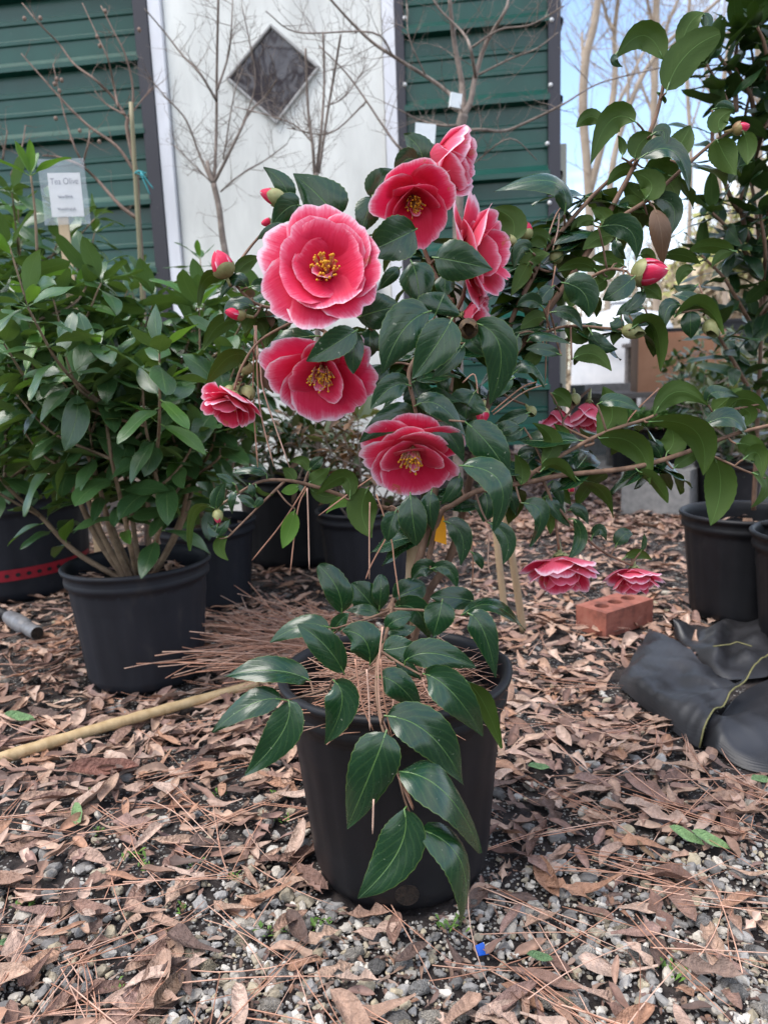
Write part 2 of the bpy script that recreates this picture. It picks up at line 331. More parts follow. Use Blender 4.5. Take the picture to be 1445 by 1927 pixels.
nR = We.copy(); cR = wp(a_cr1-0.004, 0)
siding(0.0, 2.6, e=-Wn, n=nR, o=cR-nR*0.02)
def wbox(name, a0, a1, z0, z1, d0, d1, mt, parent=shed, bw=0.002):
    V, F = boxVF(0, a1-a0, 0, d1-d0, 0, z1-z0)
    V = [wp(a0+x, z0+z, d0+y) for x, y, z in V]
    me = mesh(name, V, [tuple(reversed(f)) for f in F], mt, smooth=False); bevel(me, bw, 1); return obj(name, me, parent)
HT = ztop
wbox('door_trim', a_dl0, a_dl1, 0, HT, -0.01, 0.034, M['trim']); wbox('door_trim', a_fr1, a_dr1, 0, HT, -0.01, 0.034, M['trim'])
wbox('corner_trim', a_cr0, a_cr1, 0, HT, -0.06, 0.034, M['trim'])
wbox('downpipe', a_cr1+0.002, a_cr1+0.03, 0, WA(1053, 265)[1], -0.10, -0.03, paint('pale_pipe', (0.38, 0.37, 0.30)))
wbox('door_frame', a_dl1+0.001, a_fl1, 0, 2.12, -0.01, 0.028, M['frame']); wbox('door_frame', a_fr0, a_fr1-0.001, 0, 2.12, -0.01, 0.028, M['frame'])
wbox('door_frame', a_dl1+0.001, a_fr1-0.001, 2.1205, 2.2, -0.01, 0.028, M['frame'])
wbox('header_panel', a_dl1, a_fr1, 2.2005, HT, -0.01, 0.02, M['green'])
door = wbox('door', a_fl1+0.004, a_fr0-0.004, 0.02, 2.115, -0.04, 0.008, M['white'])
mould = paint('grey_moulding', (0.40, 0.39, 0.38), 0.5); wc = WA(516, 140); dm = [WA(512, 52), WA(600, 130), WA(522, 232), WA(432, 150)]
V = [wp(a, z, 0.012) for a, z in dm]; pane = obj('window_pane', mesh('window_pane', V, [(3, 2, 1, 0)], M['glass'], smooth=False), door)
for i in range(4):                     # moulding bars round the diamond
    (a0, z0), (a1, z1) = dm[i], dm[(i+1) % 4]
    ou = [(wc[0]+(a-wc[0])*1.055, wc[1]+(z-wc[1])*1.055) for a, z in ((a0, z0), (a1, z1))]; inn = [(wc[0]+(a-wc[0])*0.965, wc[1]+(z-wc[1])*0.965) for a, z in ((a0, z0), (a1, z1))]
    q = [ou[0], ou[1], inn[1], inn[0]]
    V = [wp(a, z, 0.0085) for a, z in q]+[wp(a, z, 0.024) for a, z in q]
    F = [(0, 1, 2, 3), (7, 6, 5, 4), (4, 5, 1, 0), (5, 6, 2, 1), (6, 7, 3, 2), (7, 4, 0, 3)]
    me = mesh('window_moulding', V, F, mould, smooth=False); bevel(me, 0.003, 1); obj('window_moulding', me, door)
V, F = lathe([(0, 0.012), (0.022, 0.010), (0.027, 0), (0.02, -0.03)], 20)
k0 = obj('door_knob', mesh('door_knob', [wp(a_fr0-0.07+x, 0.95+y, 0.04+z) for x, y, z in V], F, M['screw']), door)
V, F = lathe([(0.0005, 0.006), (0.006, 0.004), (0.008, 0.0), (0.008, -0.004)], 10); sme = mesh('screw', [We*x+Wn*z+Vector((0, 0, y)) for x, y, z in V], F, M['screw'])
for px, py in ((763, 41), (763, 165), (763, 290), (1034, 166), (1028, 275), (1036, 45), (1032, 385)):
    a, z = WA(px, py); obj('screw', sme, shed, wp(a, z, 0.036))
V = [wp(-3.4, HT+0.1, 0.25), wp(a_cr1+0.2, HT+0.1, 0.25), wp(a_cr1+0.2, HT+0.5, -2.8), wp(-3.4, HT+0.5, -2.8)]
V += [v-Vector((0, 0, 0.03)) for v in V]
obj('roof', mesh('roof', V, [(0, 1, 2, 3), (7, 6, 5, 4), (4, 5, 1, 0), (5, 6, 2, 1), (6, 7, 3, 2), (7, 4, 0, 3)], M['trim'], smooth=False), shed)
wbox('back_wall', -3.2, a_cr1-0.03, 0, HT+0.1, -2.75, -2.7, M['trim'])

# ------------------------------------------------------------------ far yard on the right
concrete = noisemat('pale_concrete', [(0.3, (0.42, 0.35, 0.29)), (0.7, (0.56, 0.48, 0.41))], 4, 0.85, bs=0.2)
def slab(name, pts, z0, z1, mt, **kw):
    V = [(p.x, p.y, z0) for p in pts]+[(p.x, p.y, z1) for p in pts]; n = len(pts)
    F = [tuple(range(n, 2*n)), tuple(reversed(range(n)))]+[(i, (i+1) % n, n+(i+1) % n, n+i) for i in range(n)]
    me = mesh(name, V, F, mt, smooth=False); bevel(me, 0.006, 1); return tag(obj(name, me), **kw)
slab('concrete_pad', [G(1062, 893), G(1205, 885), G(1190, 812), G(1060, 820)], -0.05, 0.02, concrete, kind='structure')
greyblock = noisemat('grey_concrete_block', [(0.3, (0.17, 0.17, 0.17)), (0.7, (0.27, 0.265, 0.26))], 40, 0.9, bs=0.5, bd=0.003)
def cinder(loc, rz, label, L=0.40, W=0.20, H=0.20):
    t = thing('concrete_block', label, 'concrete block', loc, 'concrete blocks', rz)
    bm = bmesh.new(); V, F = [], []
    sh = 0.032
    for y0, y1 in ((-W/2, -W/2+sh), (W/2-sh, W/2)): boxVF(-L/2, L/2, y0, y1, 0, H, V, F)
    o = obj('face_shell', mesh('face_shell', V, F, greyblock, smooth=False), t)
    for x in (-L/2+sh/2+0.004, 0, L/2-sh/2-0.004):
        V, F = boxVF(x-sh/2, x+sh/2, -W/2+sh-0.001, W/2-sh+0.001, 0.002, H-0.002); obj('web', mesh('web', V, F, greyblock, smooth=False), t)
    return t
g = G(1262, 972); cinder((g.x, g.y+0.10, 0), R(-38), 'grey hollow concrete block on the leafy ground behind the camellia branch', 0.27, 0.19, 0.19)
g = G(1352, 955); cinder((g.x+0.1, g.y+0.15, 0), R(-20), 'grey hollow concrete block under the dark green potted shrubs')
# black shade benches, box, pots
blackp = noisemat('black_tray_plastic', [(0.3, (0.008, 0.008, 0.01)), (0.7, (0.03, 0.03, 0.034))], 20, 0.6, bs=0)
cardb = noisemat('brown_box_cardboard', [(0.3, (0.36, 0.17, 0.095)), (0.7, (0.46, 0.235, 0.14))], 6, 0.85, bs=0.1)
grayb = noisemat('weathered_bench_wood', [(0.3, (0.10, 0.09, 0.085)), (0.7, (0.22, 0.19, 0.17))], 12, 0.9, sc=(0.3, 3, 3))
yb = 4.7
bl, br = P(1120, 740, yb), P(1520, 740, yb)
bench = thing('nursery_bench', 'weathered bench holding the brown box and black trays', 'bench', (bl.x, yb, 0))
zt = P(1240, 735, yb).z
for k in range(5):
    V, F = boxVF(0, br.x-bl.x, -0.28+k*0.155, -0.28+k*0.155+0.14, zt-0.03, zt); obj('plank', mesh('plank', V, F, grayb, smooth=False), bench)
for x in (0.05, (br.x-bl.x)/2, br.x-bl.x-0.05):
    for y in (-0.22, 0.42):
        V, F = boxVF(x-0.035, x+0.035, y-0.035, y+0.035, -0.01, zt-0.0305); obj('leg', mesh('leg', V, F, grayb, smooth=False), bench)
b0, b1 = P(1172, 730, yb), P(1345, 640, yb); W_ = b1.x-b0.x; Hb = P(1200, 625, yb).z-zt
box = thing('cardboard_box', 'open brown cardboard box standing on the nursery bench', 'box', (b0.x+0.03, yb-0.18, zt), rz=R(-12))
for nm, dims in (('front_panel', (0, W_, 0, 0.006, 0, Hb*0.86)), ('back_panel', (0, W_, 0.36, 0.366, 0, Hb)), ('side_panel', (0, 0.006, 0.0065, 0.3595, 0, Hb)), ('side_panel', (W_-0.006, W_, 0.0065, 0.3595, 0, Hb*0.86)), ('bottom_panel', (0.0065, W_-0.0065, 0.0065, 0.3595, 0.0, 0.006))):
    V, F = boxVF(*dims); obj(nm, mesh(nm, V, F, cardb, smooth=False), box)
def tray(loc, L, Wd, H, label):
    t = thing('nursery_tray', label, 'tray', loc, 'black trays on the far benches')
    V, F = boxVF(-L/2, L/2, -Wd/2, Wd/2, 0, H*0.85); obj('tray_body', mesh('tray_body', V, F, blackp, smooth=False), t)
    V, F = boxVF(-L/2-0.015, L/2+0.015, -Wd/2-0.015, Wd/2+0.015, H*0.851, H); obj('tray_rim', mesh('tray_rim', V, F, blackp, smooth=False), t)
    return t
bench2 = thing('nursery_bench', 'far dark bench stacked with black trays behind the brown box', 'bench', (P(1190, 640, 6.0).x, 6.0, 0))
z2 = P(1300, 640, 6.0).z; L2 = 2.2
for k in range(4):
    V, F = boxVF(0, L2, -0.25+k*0.13, -0.25+k*0.13+0.12, z2-0.03, z2); obj('plank', mesh('plank', V, F, grayb, smooth=False), bench2)
for x in (0.06, L2-0.06):
    for y in (-0.2, 0.2):
        V, F = boxVF(x-0.04, x+0.04, y-0.04, y+0.04, -0.01, z2-0.0305); obj('leg', mesh('leg', V, F, grayb, smooth=False), bench2)
for i in range(4): tray((bench2.location.x+0.3+i*0.53, 6.0, z2), 0.5, 0.42, 0.09+0.05*(i % 2), 'black plastic nursery tray on the far dark bench')
g = P(1135, 735, 5.2); cinder((g.x, 5.2, 0), 0.2, 'grey hollow concrete block, lowest of the stack beside the nursery bench'); cinder((g.x, 5.2, 0.2), 0.25, 'grey hollow concrete block, topmost of the stack beside the nursery bench', H=0.3)
# white tank in the distance
wm = noisemat('white_plastic', [(0.3, (0.48, 0.50, 0.52)), (0.7, (0.58, 0.59, 0.60))], 6, 0.5, bs=0)
g = P(1170, 600, 9.5)
V, F = lathe([(0.02, 1.42), (0.12, 1.41), (0.14, 1.34), (0.5, 1.26), (0.60, 1.1), (0.61, 0.75), (0.60, 0.70), (0.61, 0.65), (0.61, 0.3), (0.6, 0.02), (0.55, 0)], 40)
t = thing('water_tank', 'white plastic water tank standing far behind the benches', 'tank', (g.x, 9.5, 0)); obj('tank_body', mesh('tank_body', V, F, wm), t)
V, F = lathe([(0.0, 1.47), (0.13, 1.46), (0.14, 1.415)], 24); obj('tank_lid', mesh('tank_lid', V, F, wm), t)

# ------------------------------------------------------------------ trees far away
def twigs(pts, V, F, n, L, r, up=0.4, seg=4, sub=2, rnd=random):
    for _ in range(n):
        i = rnd.randrange(1, len(pts)); p = Vector(pts[i][:3]); a = Vector(pts[max(0, i-1)][:3]); t = (p-a)
        if t.length < 1e-6: continue
        t.normalize(); d = (t*rnd.uniform(0.3, 1.0)+Vector((rnd.gauss(0, 0.8), rnd.gauss(0, 0.8), rnd.gauss(up, 0.5)))).normalized()
        l = L*rnd.uniform(0.4, 1.2); q = [p]; e = d.copy()
        for k in range(4):
            e = (e+Vector((rnd.gauss(0, .16), rnd.gauss(0, .16), rnd.gauss(0.05, .14)))).normalized(); q.append(q[-1]+e*(l/4))
        tube(q, [r, r*0.8, r*0.62, r*0.45, r*0.25], seg, V, F, cap=False)
        if sub: twigs(q, V, F, 3 if sub > 1 else 2, L*0.5, r*0.55, up, 3, sub-1, rnd)
def px_tree(name, label, cat, group, Y, lines, barkmat, ntw, L, rtw, sub=2, base=None, gz=0.0):
    b = P(lines[0][0][0], lines[0][0][1], Y); loc = Vector((b.x, b.y, gz)) if base is None else base
    t = thing(name, label, cat, loc, group); V, F, V2, F2 = [], [], [], []
    for li, ln in enumerate(lines):
        pts = []
        for k, q in enumerate(ln):
            rr = q[2]; dy = q[3] if len(q) > 3 else (0 if li == 0 else random.gauss(0, 0.012*Y))
            p = P(q[0], q[1], Y+(0 if k == 0 else dy)); pts.append((p.x-loc.x, p.y-loc.y, p.z-loc.z, rr*Y/FPX))
        if li == 0: pts = [(pts[0][0], pts[0][1], -0.02, pts[0][3]*1.15)]+pts
        s = spline(pts, 5); tube([p[:3] for p in s], [max(0.0006, p[3]*(.72 if Y > 5 else 1)) for p in s], 8, V, F)
        s2 = s if li else s[len(s)//2:]
        twigs(s2, V2, F2, ntw if li else ntw//3, L, rtw, sub=sub)
    obj('trunk', mesh('trunk', V, F, barkmat), t)
    if F2: obj('twigs', mesh('twigs', V2, F2, barkmat), t)
    return t
TG = 'bare trees beyond the yard'
px_tree('bare_tree', 'bare forked tree with a broken stub beside the shed corner', 'tree', TG, 11.0, [[(1118, 690, 13), (1112, 480, 12), (1106, 330, 11), (1097, 210, 11), (1102, 110, 10), (1118, 45, 9), (1133, -60, 8)], [(1098, 150, 6), (1096, 95, 4), (1095, 62, 3)], [(1110, 360, 9), (1128, 290, 9), (1152, 190, 8), (1158, 120, 7), (1156, 60, 6), (1168, -40, 5)], [(1153, 55, 5), (1140, 25, 4), (1128, -30, 3)], [(1140, 240, 5), (1175, 170, 4), (1215, 90, 3), (1250, 40, 2)]], M['farbark'], 10, 1.3, 0.007)
px_tree('bare_tree', 'straight bare tree with grey trunk behind the tall camellia shoot', 'tree', TG, 13.0, [[(1238, 690, 11), (1232, 420, 10), (1230, 250, 9), (1233, 100, 9), (1236, -50, 8)], [(1231, 220, 4), (1205, 150, 3), (1190, 60, 2)], [(1233, 120, 5), (1258, 40, 4), (1290, -30, 3)], [(1232, 60, 5), (1222, 20, 4), (1212, -30, 3)], [(1230, 330, 4), (1200, 260, 3), (1180, 200, 2)]], M['farbark'], 10, 1.5, 0.008)
px_tree('bare_tree', 'leaning bare tree whose limb crosses behind the camellia leaves', 'tree', TG, 10.0, [[(1150, 690, 9), (1140, 480, 8), (1150, 330, 8), (1170, 240, 7), (1210, 140, 6), (1265, 70, 5), (1340, 10, 4), (1400, -50, 3)], [(1180, 200, 4), (1182, 150, 3), (1168, 90, 2)], [(1230, 110, 4), (1290, 70, 3), (1375, 60, 2)]], M['farbark'], 9, 1.1, 0.006)
px_tree('bare_tree', 'thin bare tree standing behind the dark leafy shrub', 'tree', TG, 12.0, [[(1372, 690, 8), (1360, 480, 7), (1352, 300, 7), (1362, 150, 6), (1380, 40, 5), (1400, -40, 4)], [(1356, 230, 4), (1330, 150, 3), (1320, 60, 2)], [(1362, 140, 4), (1400, 90, 3), (1440, 20, 2)]], M['farbark'], 12, 1.3, 0.007)
px_tree('bare_tree', 'slender bare tree farthest back in the sandy wood edge', 'tree', TG, 15.0, [[(1300, 690, 6), (1296, 480, 6), (1300, 300, 5), (1292, 120, 5), (1300, -40, 4)], [(1298, 250, 3), (1325, 160, 2), (1340, 80, 2)]], M['farbark'], 12, 1.5, 0.008)
px_tree('bare_tree', 'bare tree with pale trunk at the edge of the dark leafy shrub', 'tree', TG, 14.0, [[(1430, 690, 10), (1425, 400, 9), (1432, 200, 8), (1425, 60, 7), (1440, -40, 6)], [(1428, 200, 4), (1395, 120, 3), (1380, 40, 2)]], M['farbark'], 12, 1.5, 0.008)
rb = random.Random(17)
for i, (x0, y0, h) in enumerate(((-3.5, -4.6, 7.5), (-4.7, -6.0, 8.5), (-2.8, -4.0, 7.0))):   # trees behind the photographer, seen only in the door glass
    t = thing('bare_tree', ['bare tree with forked crown standing across the yard from the shed door', 'tallest bare tree across the yard from the shed door', 'bare tree with bent trunk across the yard from the shed door'][i], 'tree', (x0, y0, 0), TG); V, F, V2, F2 = [], [], [], []
    tr = [(0, 0, -.05), (rb.gauss(0, .1), 0, h*.3), (rb.gauss(0, .25), 0, h*.6), (rb.gauss(0, .4), 0, h)]; s = spline(tr, 6); tube(s, [.16*(1-.85*k/(len(s)-1)) for k in range(len(s))], 8, V, F); twigs(s[6:], V2, F2, 26, h*.45, .035, sub=2, rnd=rb)
    obj('trunk', mesh('trunk', V, F, M['farbark']), t); obj('twigs', mesh('twigs', V2, F2, M['farbark']), t)
# far wood reading as one mass
def wood():
    V, F, col = [], [], []; rr = random.Random(3)
    for _ in range(150):
        Y = rr.uniform(17, 32); X = rr.uniform(0.2, 0.62)*Y; h = rr.uniform(2.5, 6.5)*(0.5+0.6*(X/Y-0.2)/0.4)
        n0 = len(V); p = [(X, Y, -0.1), (X+rr.gauss(0, .15), Y, h*.5), (X+rr.gauss(0, .4), Y, h)]; tube(p, [rr.uniform(.03, .08), .04, .01], 4, V, F, cap=False)
        twigs(p, V, F, 4, 2.2, 0.02, sub=1, rnd=rr); c = rr.choice([(.34, .27, .19), (.42, .34, .25), (.28, .22, .16)]); col += [c]*(len(V)-n0)
    for _ in range(52000):
        Y = rr.uniform(16, 30); u = rr.random(); X = (0.2+0.44*u)*Y; top = Y*(0.03+1.15*min(.22, max(0, u-0.30)))*(0.75+0.5*noise.noise(Vector((X*.5, Y*.3, 0))))
        z = top*rr.random()**0.8; s = rr.uniform(.08, .22); n0 = len(V)
        if noise.noise(Vector((X*.6, Y*.6, z*.6))) < -0.12: continue
        a = Vector((rr.gauss(0, 1), rr.gauss(0, 1), rr.gauss(0, 1))).normalized(); b = a.orthogonal().normalized()
        V += [Vector((X, Y, z))+a*s, Vector((X, Y, z))+b*s*.6, Vector((X, Y, z))-a*s, Vector((X, Y, z))-b*s*.6]; F.append((n0, n0+1, n0+2, n0+3))
        k = noise.noise(Vector((X*.35, Y*.35, z*.4+5))); c = (.36, .36, .14) if k > 0.05 else ((.48, .40, .28) if k > -.2 else (.40, .32, .23)); col += [c]*4
    m = tintmat('far_wood', 0.9, 0.1, 0.8, 0.5, 0)
    tag(obj('woodland', mesh('woodland', V, F, m, col=np.array(col))), 'pale brown and olive winter wood behind the yard', 'wood', kind='stuff')
wood()

# ------------------------------------------------------------------ pots
POTS = []                              # footprints kept clear of litter: x, y, r
def pot(loc, Rt, Rb, H, label, mt, soilz=None, flutes=24, group=None, rimw=0.008, squash=0.0, soilmat=None, extra=None, bumpcorner=None, seg=96):
    t = thing('nursery_pot', label, 'plant pot', loc, group); POTS.append((loc[0], loc[1], Rb*1.02))
    def fl(a, r, z):
        k = 1.0
        if 0.004 < z < H*0.84: k += -0.016*max(0, math.cos(a*flutes))**2*(1 if z > H*0.1 else 0.3)
        k += 0.005*math.sin(2*a+1)+0.003*math.sin(3*a)+(0.02*math.exp(-((math.atan2(math.sin(a-bumpcorner), math.cos(a-bumpcorner)))/0.16)**2) if bumpcorner is not None and z > H*0.85 else 0)
        return k
    rr = lambda z: Rb+(Rt-Rb)*z/H
    wall = [(Rb*0.90, 0.0), (Rb*0.965, 0.003), (Rb*0.985, 0.010)]+[(rr(H*k), H*k) for k in (0.08, 0.1, 0.2, 0.35, 0.5, 0.65, 0.8, 0.845)]
    wall += [(rr(H*.86)+0.006, H*0.858), (rr(H*.88)+0.0065, H*0.885), (rr(H*.9)+0.0045, H*0.905)]
    inner = [(Rt-0.004, H*0.906), (Rt-0.006, H*0.7), (rr(H*.5)-0.005, H*0.5), (rr(0.02)-0.004, 0.012), (0.001, 0.012)]
    V, F = lathe(wall, seg, fl); obj('pot_wall', mesh('pot_wall', V, F, mt), t)
    rim = [(rr(H*.905)+0.0044, H*0.904), (Rt+0.002, H*0.925), (Rt+0.0025, H*0.955), (Rt+rimw, H*0.965), (Rt+rimw+0.001, H*0.985), (Rt+rimw*.6, H), (Rt+0.001, H*0.998), (Rt-0.003, H*0.975)]+inner
    V, F = lathe(rim, seg, fl); obj('rim', mesh('rim', V, F, mt), t)
    sz = soilz if soilz is not None else H*0.8; V, F = [(0, 0, sz+0.008)], []
    for i in range(1, 9):
        for k in range(40):
            r = (rr(sz)-0.004)*i/8; a = 2*math.pi*k/40
            V.append((r*math.cos(a), r*math.sin(a), sz+0.010*noise.noise(Vector((r*40*math.cos(a), r*40*math.sin(a), loc[0]*9)))+0.008*(1-i/8)))
    F += [(0, 1+k, 1+(k+1) % 40) for k in range(40)]+[(1+i*40+k, 1+(i+1)*40+k, 1+(i+1)*40+(k+1) % 40, 1+i*40+(k+1) % 40) for i in range(7) for k in range(40)]
    obj('soil', mesh('soil', V, F, soilmat or M['soil']), t)
    return t
g0 = G(745, 1727); PC = Vector((0.005, 0.833, 0)); PH, PRT, PRB = 0.247, 0.128, 0.104
mainpot = pot((PC.x, PC.y, 0), PRT, PRB, PH, 'large black plastic pot holding the flowering pink camellia', M['pot'], soilz=0.20, flutes=22, bumpcorner=R(8))
# drain hole near the front foot: disc coloured dark for the shade inside it
hp = G(768, 1704, 0.026); dv = (Vector((hp.x, hp.y, 0))-PC); an = math.atan2(dv.y, dv.x)
rad = PRB+(PRT-PRB)*0.03/PH
V, F = [], []
for k in range(20):
    a = 2*math.pi*k/20; u, v = 0.0135*math.cos(a), 0.0125*math.sin(a); aa = an+u/rad
    for rr_ in (rad*0.998+0.0012, rad-0.012): V.append((math.cos(aa)*rr_, math.sin(aa)*rr_, 0.027+v))
F = [(2*k, 2*((k+1) % 20), 2*((k+1) % 20)+1, 2*k+1) for k in range(20)]; F.append(tuple(2*k for k in range(20)))
obj('drain_hole', mesh('drain_hole', V, F, noisemat('hole_shade_soil', [(.3, (.003, .002, .002)), (.75, (.03, .018, .012))], 150, .9, bs=.5), smooth=False), mainpot)
def potat(px, py, Rt, Rb, H, label, **kw):
    g = G(px, py); return pot((g.x, g.y+Rb, 0), Rt, Rb, H, label, kw.pop('mt', M['potblue']), **kw)
NG = 'nursery pots along the shed'
potA = potat(245, 1312, 0.137, 0.113, 0.245, 'dusty black pot with bark mulch holding the dense tea olive shrub', flutes=20, group=NG)
potB = potat(383, 1158, 0.125, 0.103, 0.235, 'smaller dusty black pot between the tea olive pot and the camellia', flutes=20, group=NG)
potC = potat(-30, 1142, 0.225, 0.205, 0.30, 'very large blue-grey pot with a red punched band', flutes=12, group=NG)
potD = potat(545, 1072, 0.17, 0.15, 0.29, 'big matt black pot in the shadow behind the hanging leaf', mt=M['pot'], flutes=14, group=NG)
potE = potat(690, 1128, 0.128, 0.106, 0.235, 'dusty black pot holding the half-dead shrub behind the camellia', flutes=20, group=NG)
potF = potat(1442, 1184, 0.137, 0.115, 0.25, 'black ribbed pot behind the black fabric holding the tall dark shrub', mt=M['pot'], flutes=22, group=NG)
potG = potat(1614, 1262, 0.137, 0.115, 0.25, 'black pot standing in front of the tall dark shrub on the fabric', mt=M['pot'], flutes=22, group=NG)
# red punched band on the large pot
V, F = [], []; rb_ = lambda z: 0.205+(0.225-0.205)*z/0.30+0.003
for k in range(65):
    a = R(-150)+R(160)*k/64
    for z in (0.062+0.012*k/64, 0.095+0.012*k/64): V.append((rb_(z)*math.cos(a), rb_(z)*math.sin(a), z))
F = [(2*k, 2*k+2, 2*k+3, 2*k+1) for k in range(64)]
redm = noisemat('red_band_plastic', [(0.3, (0.20, 0.006, 0.015)), (0.7, (0.32, 0.01, 0.025))], 30, 0.5, bs=0.1)
band = obj('red_band', mesh('red_band', V, F, redm), potC)
V, F = [], []
for k in range(2, 64, 3):
    a = R(-150)+R(160)*k/64; z = 0.078+0.012*k/64; r = rb_(z)+0.002; n0 = len(V)
    for q in range(8):
        th = q*math.pi/4; aa = a+0.007*math.cos(th)/r; V.append((r*math.cos(aa), r*math.sin(aa), z+0.006*math.sin(th)))
    F.append(tuple(range(n0, n0+8)))
obj('punched_holes', mesh('punched_holes', V, F, M['pot'], smooth=False), band)

# ------------------------------------------------------------------ litter on the ground
for q in ((1245, 1285, .09), (1300, 1330, .09), (1345, 1290, .11), (1420, 1390, .12), (1450, 1230, .14)):      # kept clear for the fabric
    g = G(q[0], q[1]); POTS.append((g.x, g.y, q[2]))
LM = tintmat('dry_leaf', 0.62, 0.35, 85, 0.65, 0.45, 0.0015)
LM2 = tintmat('dry_leaf_single', 0.62, 0.35, 4.0, 0.7, 0.5, 0.03)
SM2 = tintmat('stone_single', 0.85, 0.3, 2.2, 0.85, 0.7, 0.12, mot=(0.4, 1.25))
SM = tintmat('stone', 0.8, 0.35, 130, 0.75, 0.6, 0.002, mot=(0.5, 1.2))
NM = tintmat('pine_needle', 0.55, 0.4, 60, 0.4, 0)
BROWN = [(.30, .185, .135), (.38, .245, .18), (.25, .15, .115), (.44, .30, .235), (.19, .11, .085), (.48, .345, .275), (.28, .175, .145), (.36, .20, .13), (.13, .085, .07), (.42, .28, .205)]
def litter_leaf(kind, rr):
    n = 9; V, F = [], []; bend = rr.uniform(-1.0, 1.4); roll = rr.uniform(-0.5, 0.9); tw = rr.uniform(-.5, .5); ph = rr.random()*6
    wid = {'lance': rr.uniform(.13, .19), 'oval': rr.uniform(.2, .3), 'oak': rr.uniform(.24, .34), 'spat': rr.uniform(.16, .26)}[kind]
    for i in range(n+1):
        u = i/n
        p = (u**.7*(1-u)**.7*1.62)
        if kind == 'spat': p = 0.12+0.95*u**1.6 if u < .82 else (0.12+0.95*.82**1.6)*math.sqrt(max(0, 1-((u-.82)/.18)**2))
        wL = wR = wid*p
        if kind == 'oak':
            lob = 0.62+0.38*math.cos(u*math.pi*5.4+ph*.1); wL *= lob; wR *= 0.62+0.38*math.cos(u*math.pi*5.4+.6)
            if u < .12: wL = wR = 0.012
        if kind == 'spat' : wL *= 1+.12*math.sin(u*9+ph); wR *= 1+.12*math.sin(u*8+ph*2)
        an = bend*(u-.5); x = u-.5; z = 0.18*bend*(x*x)*1.6+0.02*math.sin(u*7+ph)
        y0 = .05*math.sin(u*3+ph)
        for s, wd in ((-1, wL), (-.5, wL), (0, 0), (.5, wR), (1, wR)):
            yy = s*wd; c = roll*(abs(s)**2)*wd*1.0+tw*(u-.5)*yy+0.015*math.sin(u*11+s*3+ph)*abs(s)
            V.append((x, y0+yy, z+c))
    for i in range(n):
        for k in range(4): a = i*5+k; F.append((a, a+1, a+6, a+5))
    sh = np.array([(1.22 if k == 2 else (.94 if k in (0, 4) else 1.0))*(1+.10*math.sin(i*2.4+k)) for i in range(n+1) for k in range(5)])
    return np.array(V), F, sh
rl = random.Random(11)
LV = []
for k in range(28):
    kd = ['lance', 'oval', 'oak', 'spat', 'spat', 'oak', 'oval'][k % 7]; v, f, sh = litter_leaf(kd, rl); LV.append((v, f, kd, sh))
def rockVF(rr, sub, flat=0.7):
    bm = bmesh.new(); bmesh.ops.create_icosphere(bm, subdivisions=sub, radius=1.0); o = Vector((rr.random()*50, rr.random()*50, 0))
    pl = [(Vector((rr.gauss(0, 1), rr.gauss(0, 1), rr.gauss(0, 1))).normalized(), rr.uniform(.55, .85)) for _ in range(7)]
    for v in bm.verts:
        p = v.co.copy()
        for n, d in pl:
            e = p.dot(n)-d
            if e > 0: p -= n*e
        v.co = Vector((p.x*1.15, p.y*.85, p.z*flat))*(1+.26*noise.noise(p*1.6+o)+.07*noise.noise(p*5+o))
    V = np.array([v.co[:] for v in bm.verts]); F = [tuple(v.index for v in f.verts) for f in bm.faces]; bm.free(); return V, F
RV1 = [rockVF(rl, 1) for _ in range(8)]; RV2 = [rockVF(rl, 2) for _ in range(10)]; RV3 = [rockVF(rl, 3) for _ in range(10)]
STONE = [(.41, .37, .32), (.51, .46, .39), (.26, .245, .23), (.35, .335, .315), (.40, .34, .24), (.60, .56, .50), (.19, .18, .17), (.36, .31, .23), (.32, .305, .29)]
def rotm(rz, tx, ty): return np.array((Matrix.Rotation(rz, 3, 'Z') @ Matrix.Rotation(tx, 3, 'X') @ Matrix.Rotation(ty, 3, 'Y')))
class Bag:
    def __init__(s): s.V, s.F, s.C, s.n = [], [], [], 0
    def add(s, v, f, c):
        s.V.append(v); s.F.extend([tuple(i+s.n for i in q) for q in f]); c = np.array(c); s.C.append(np.tile(c, (len(v), 1)) if c.ndim == 1 else c); s.n += len(v)
    def build(s, name, mt, smooth=True): return mesh(name, np.concatenate(s.V), s.F, mt, smooth, col=np.concatenate(s.C))
def clearof(x, y, m=0.0):
    return all((x-a)**2+(y-b)**2 > (r+m)**2 for a, b, r in POTS)
def shade(c, rr, a=.18):
    k = 1+rr.uniform(-a, a); return tuple(min(.9, q*k) for q in c)
def gravel_f(x, y):                    # 1 where bare gravel shows, 0 under the leaf litter
    g = max(0, min(1, (0.83-y)/0.10))*(1 if -0.22 < x < 0.24 else 0.42)
    g = max(g, max(0, min(1, (0.86-y)/0.08))*(0.9 if x > 0.27 else 0))
    k = noise.noise(Vector((x*4.5, y*5.5, 3)))
    return max(0, min(1, g*(0.85+k*.8)+max(0, k-.25)*.8))
leaves = []
def try_leaf(x, y, rr, size=None):
    leaves.append((x, y, size or rr.choice([rr.uniform(.028, .05), rr.uniform(.038, .062), rr.uniform(.045, .08)])))
rr = random.Random(5)
for _ in range(9500):
    y = 0.52+3.0*rr.random()**1.25; x = rr.uniform(-1, 1)*(.60*y+.14)
    if not clearof(x, y, .004) or rr.random() < gravel_f(x, y)*.90: continue
    if y < 1.0 and rr.random() < .45: continue
    if y < .74 and abs(x+.01) < .2 and rr.random() < .6: continue
    try_leaf(x, y, rr)
for _ in range(6500):
    y = 2.6+7*rr.random(); x = rr.uniform(.10, .62)*y
    if y > 4 and .22*y < x < .36*y and 4.2 < y < 6.7: continue
    try_leaf(x, y, rr, rr.uniform(.05, .11))
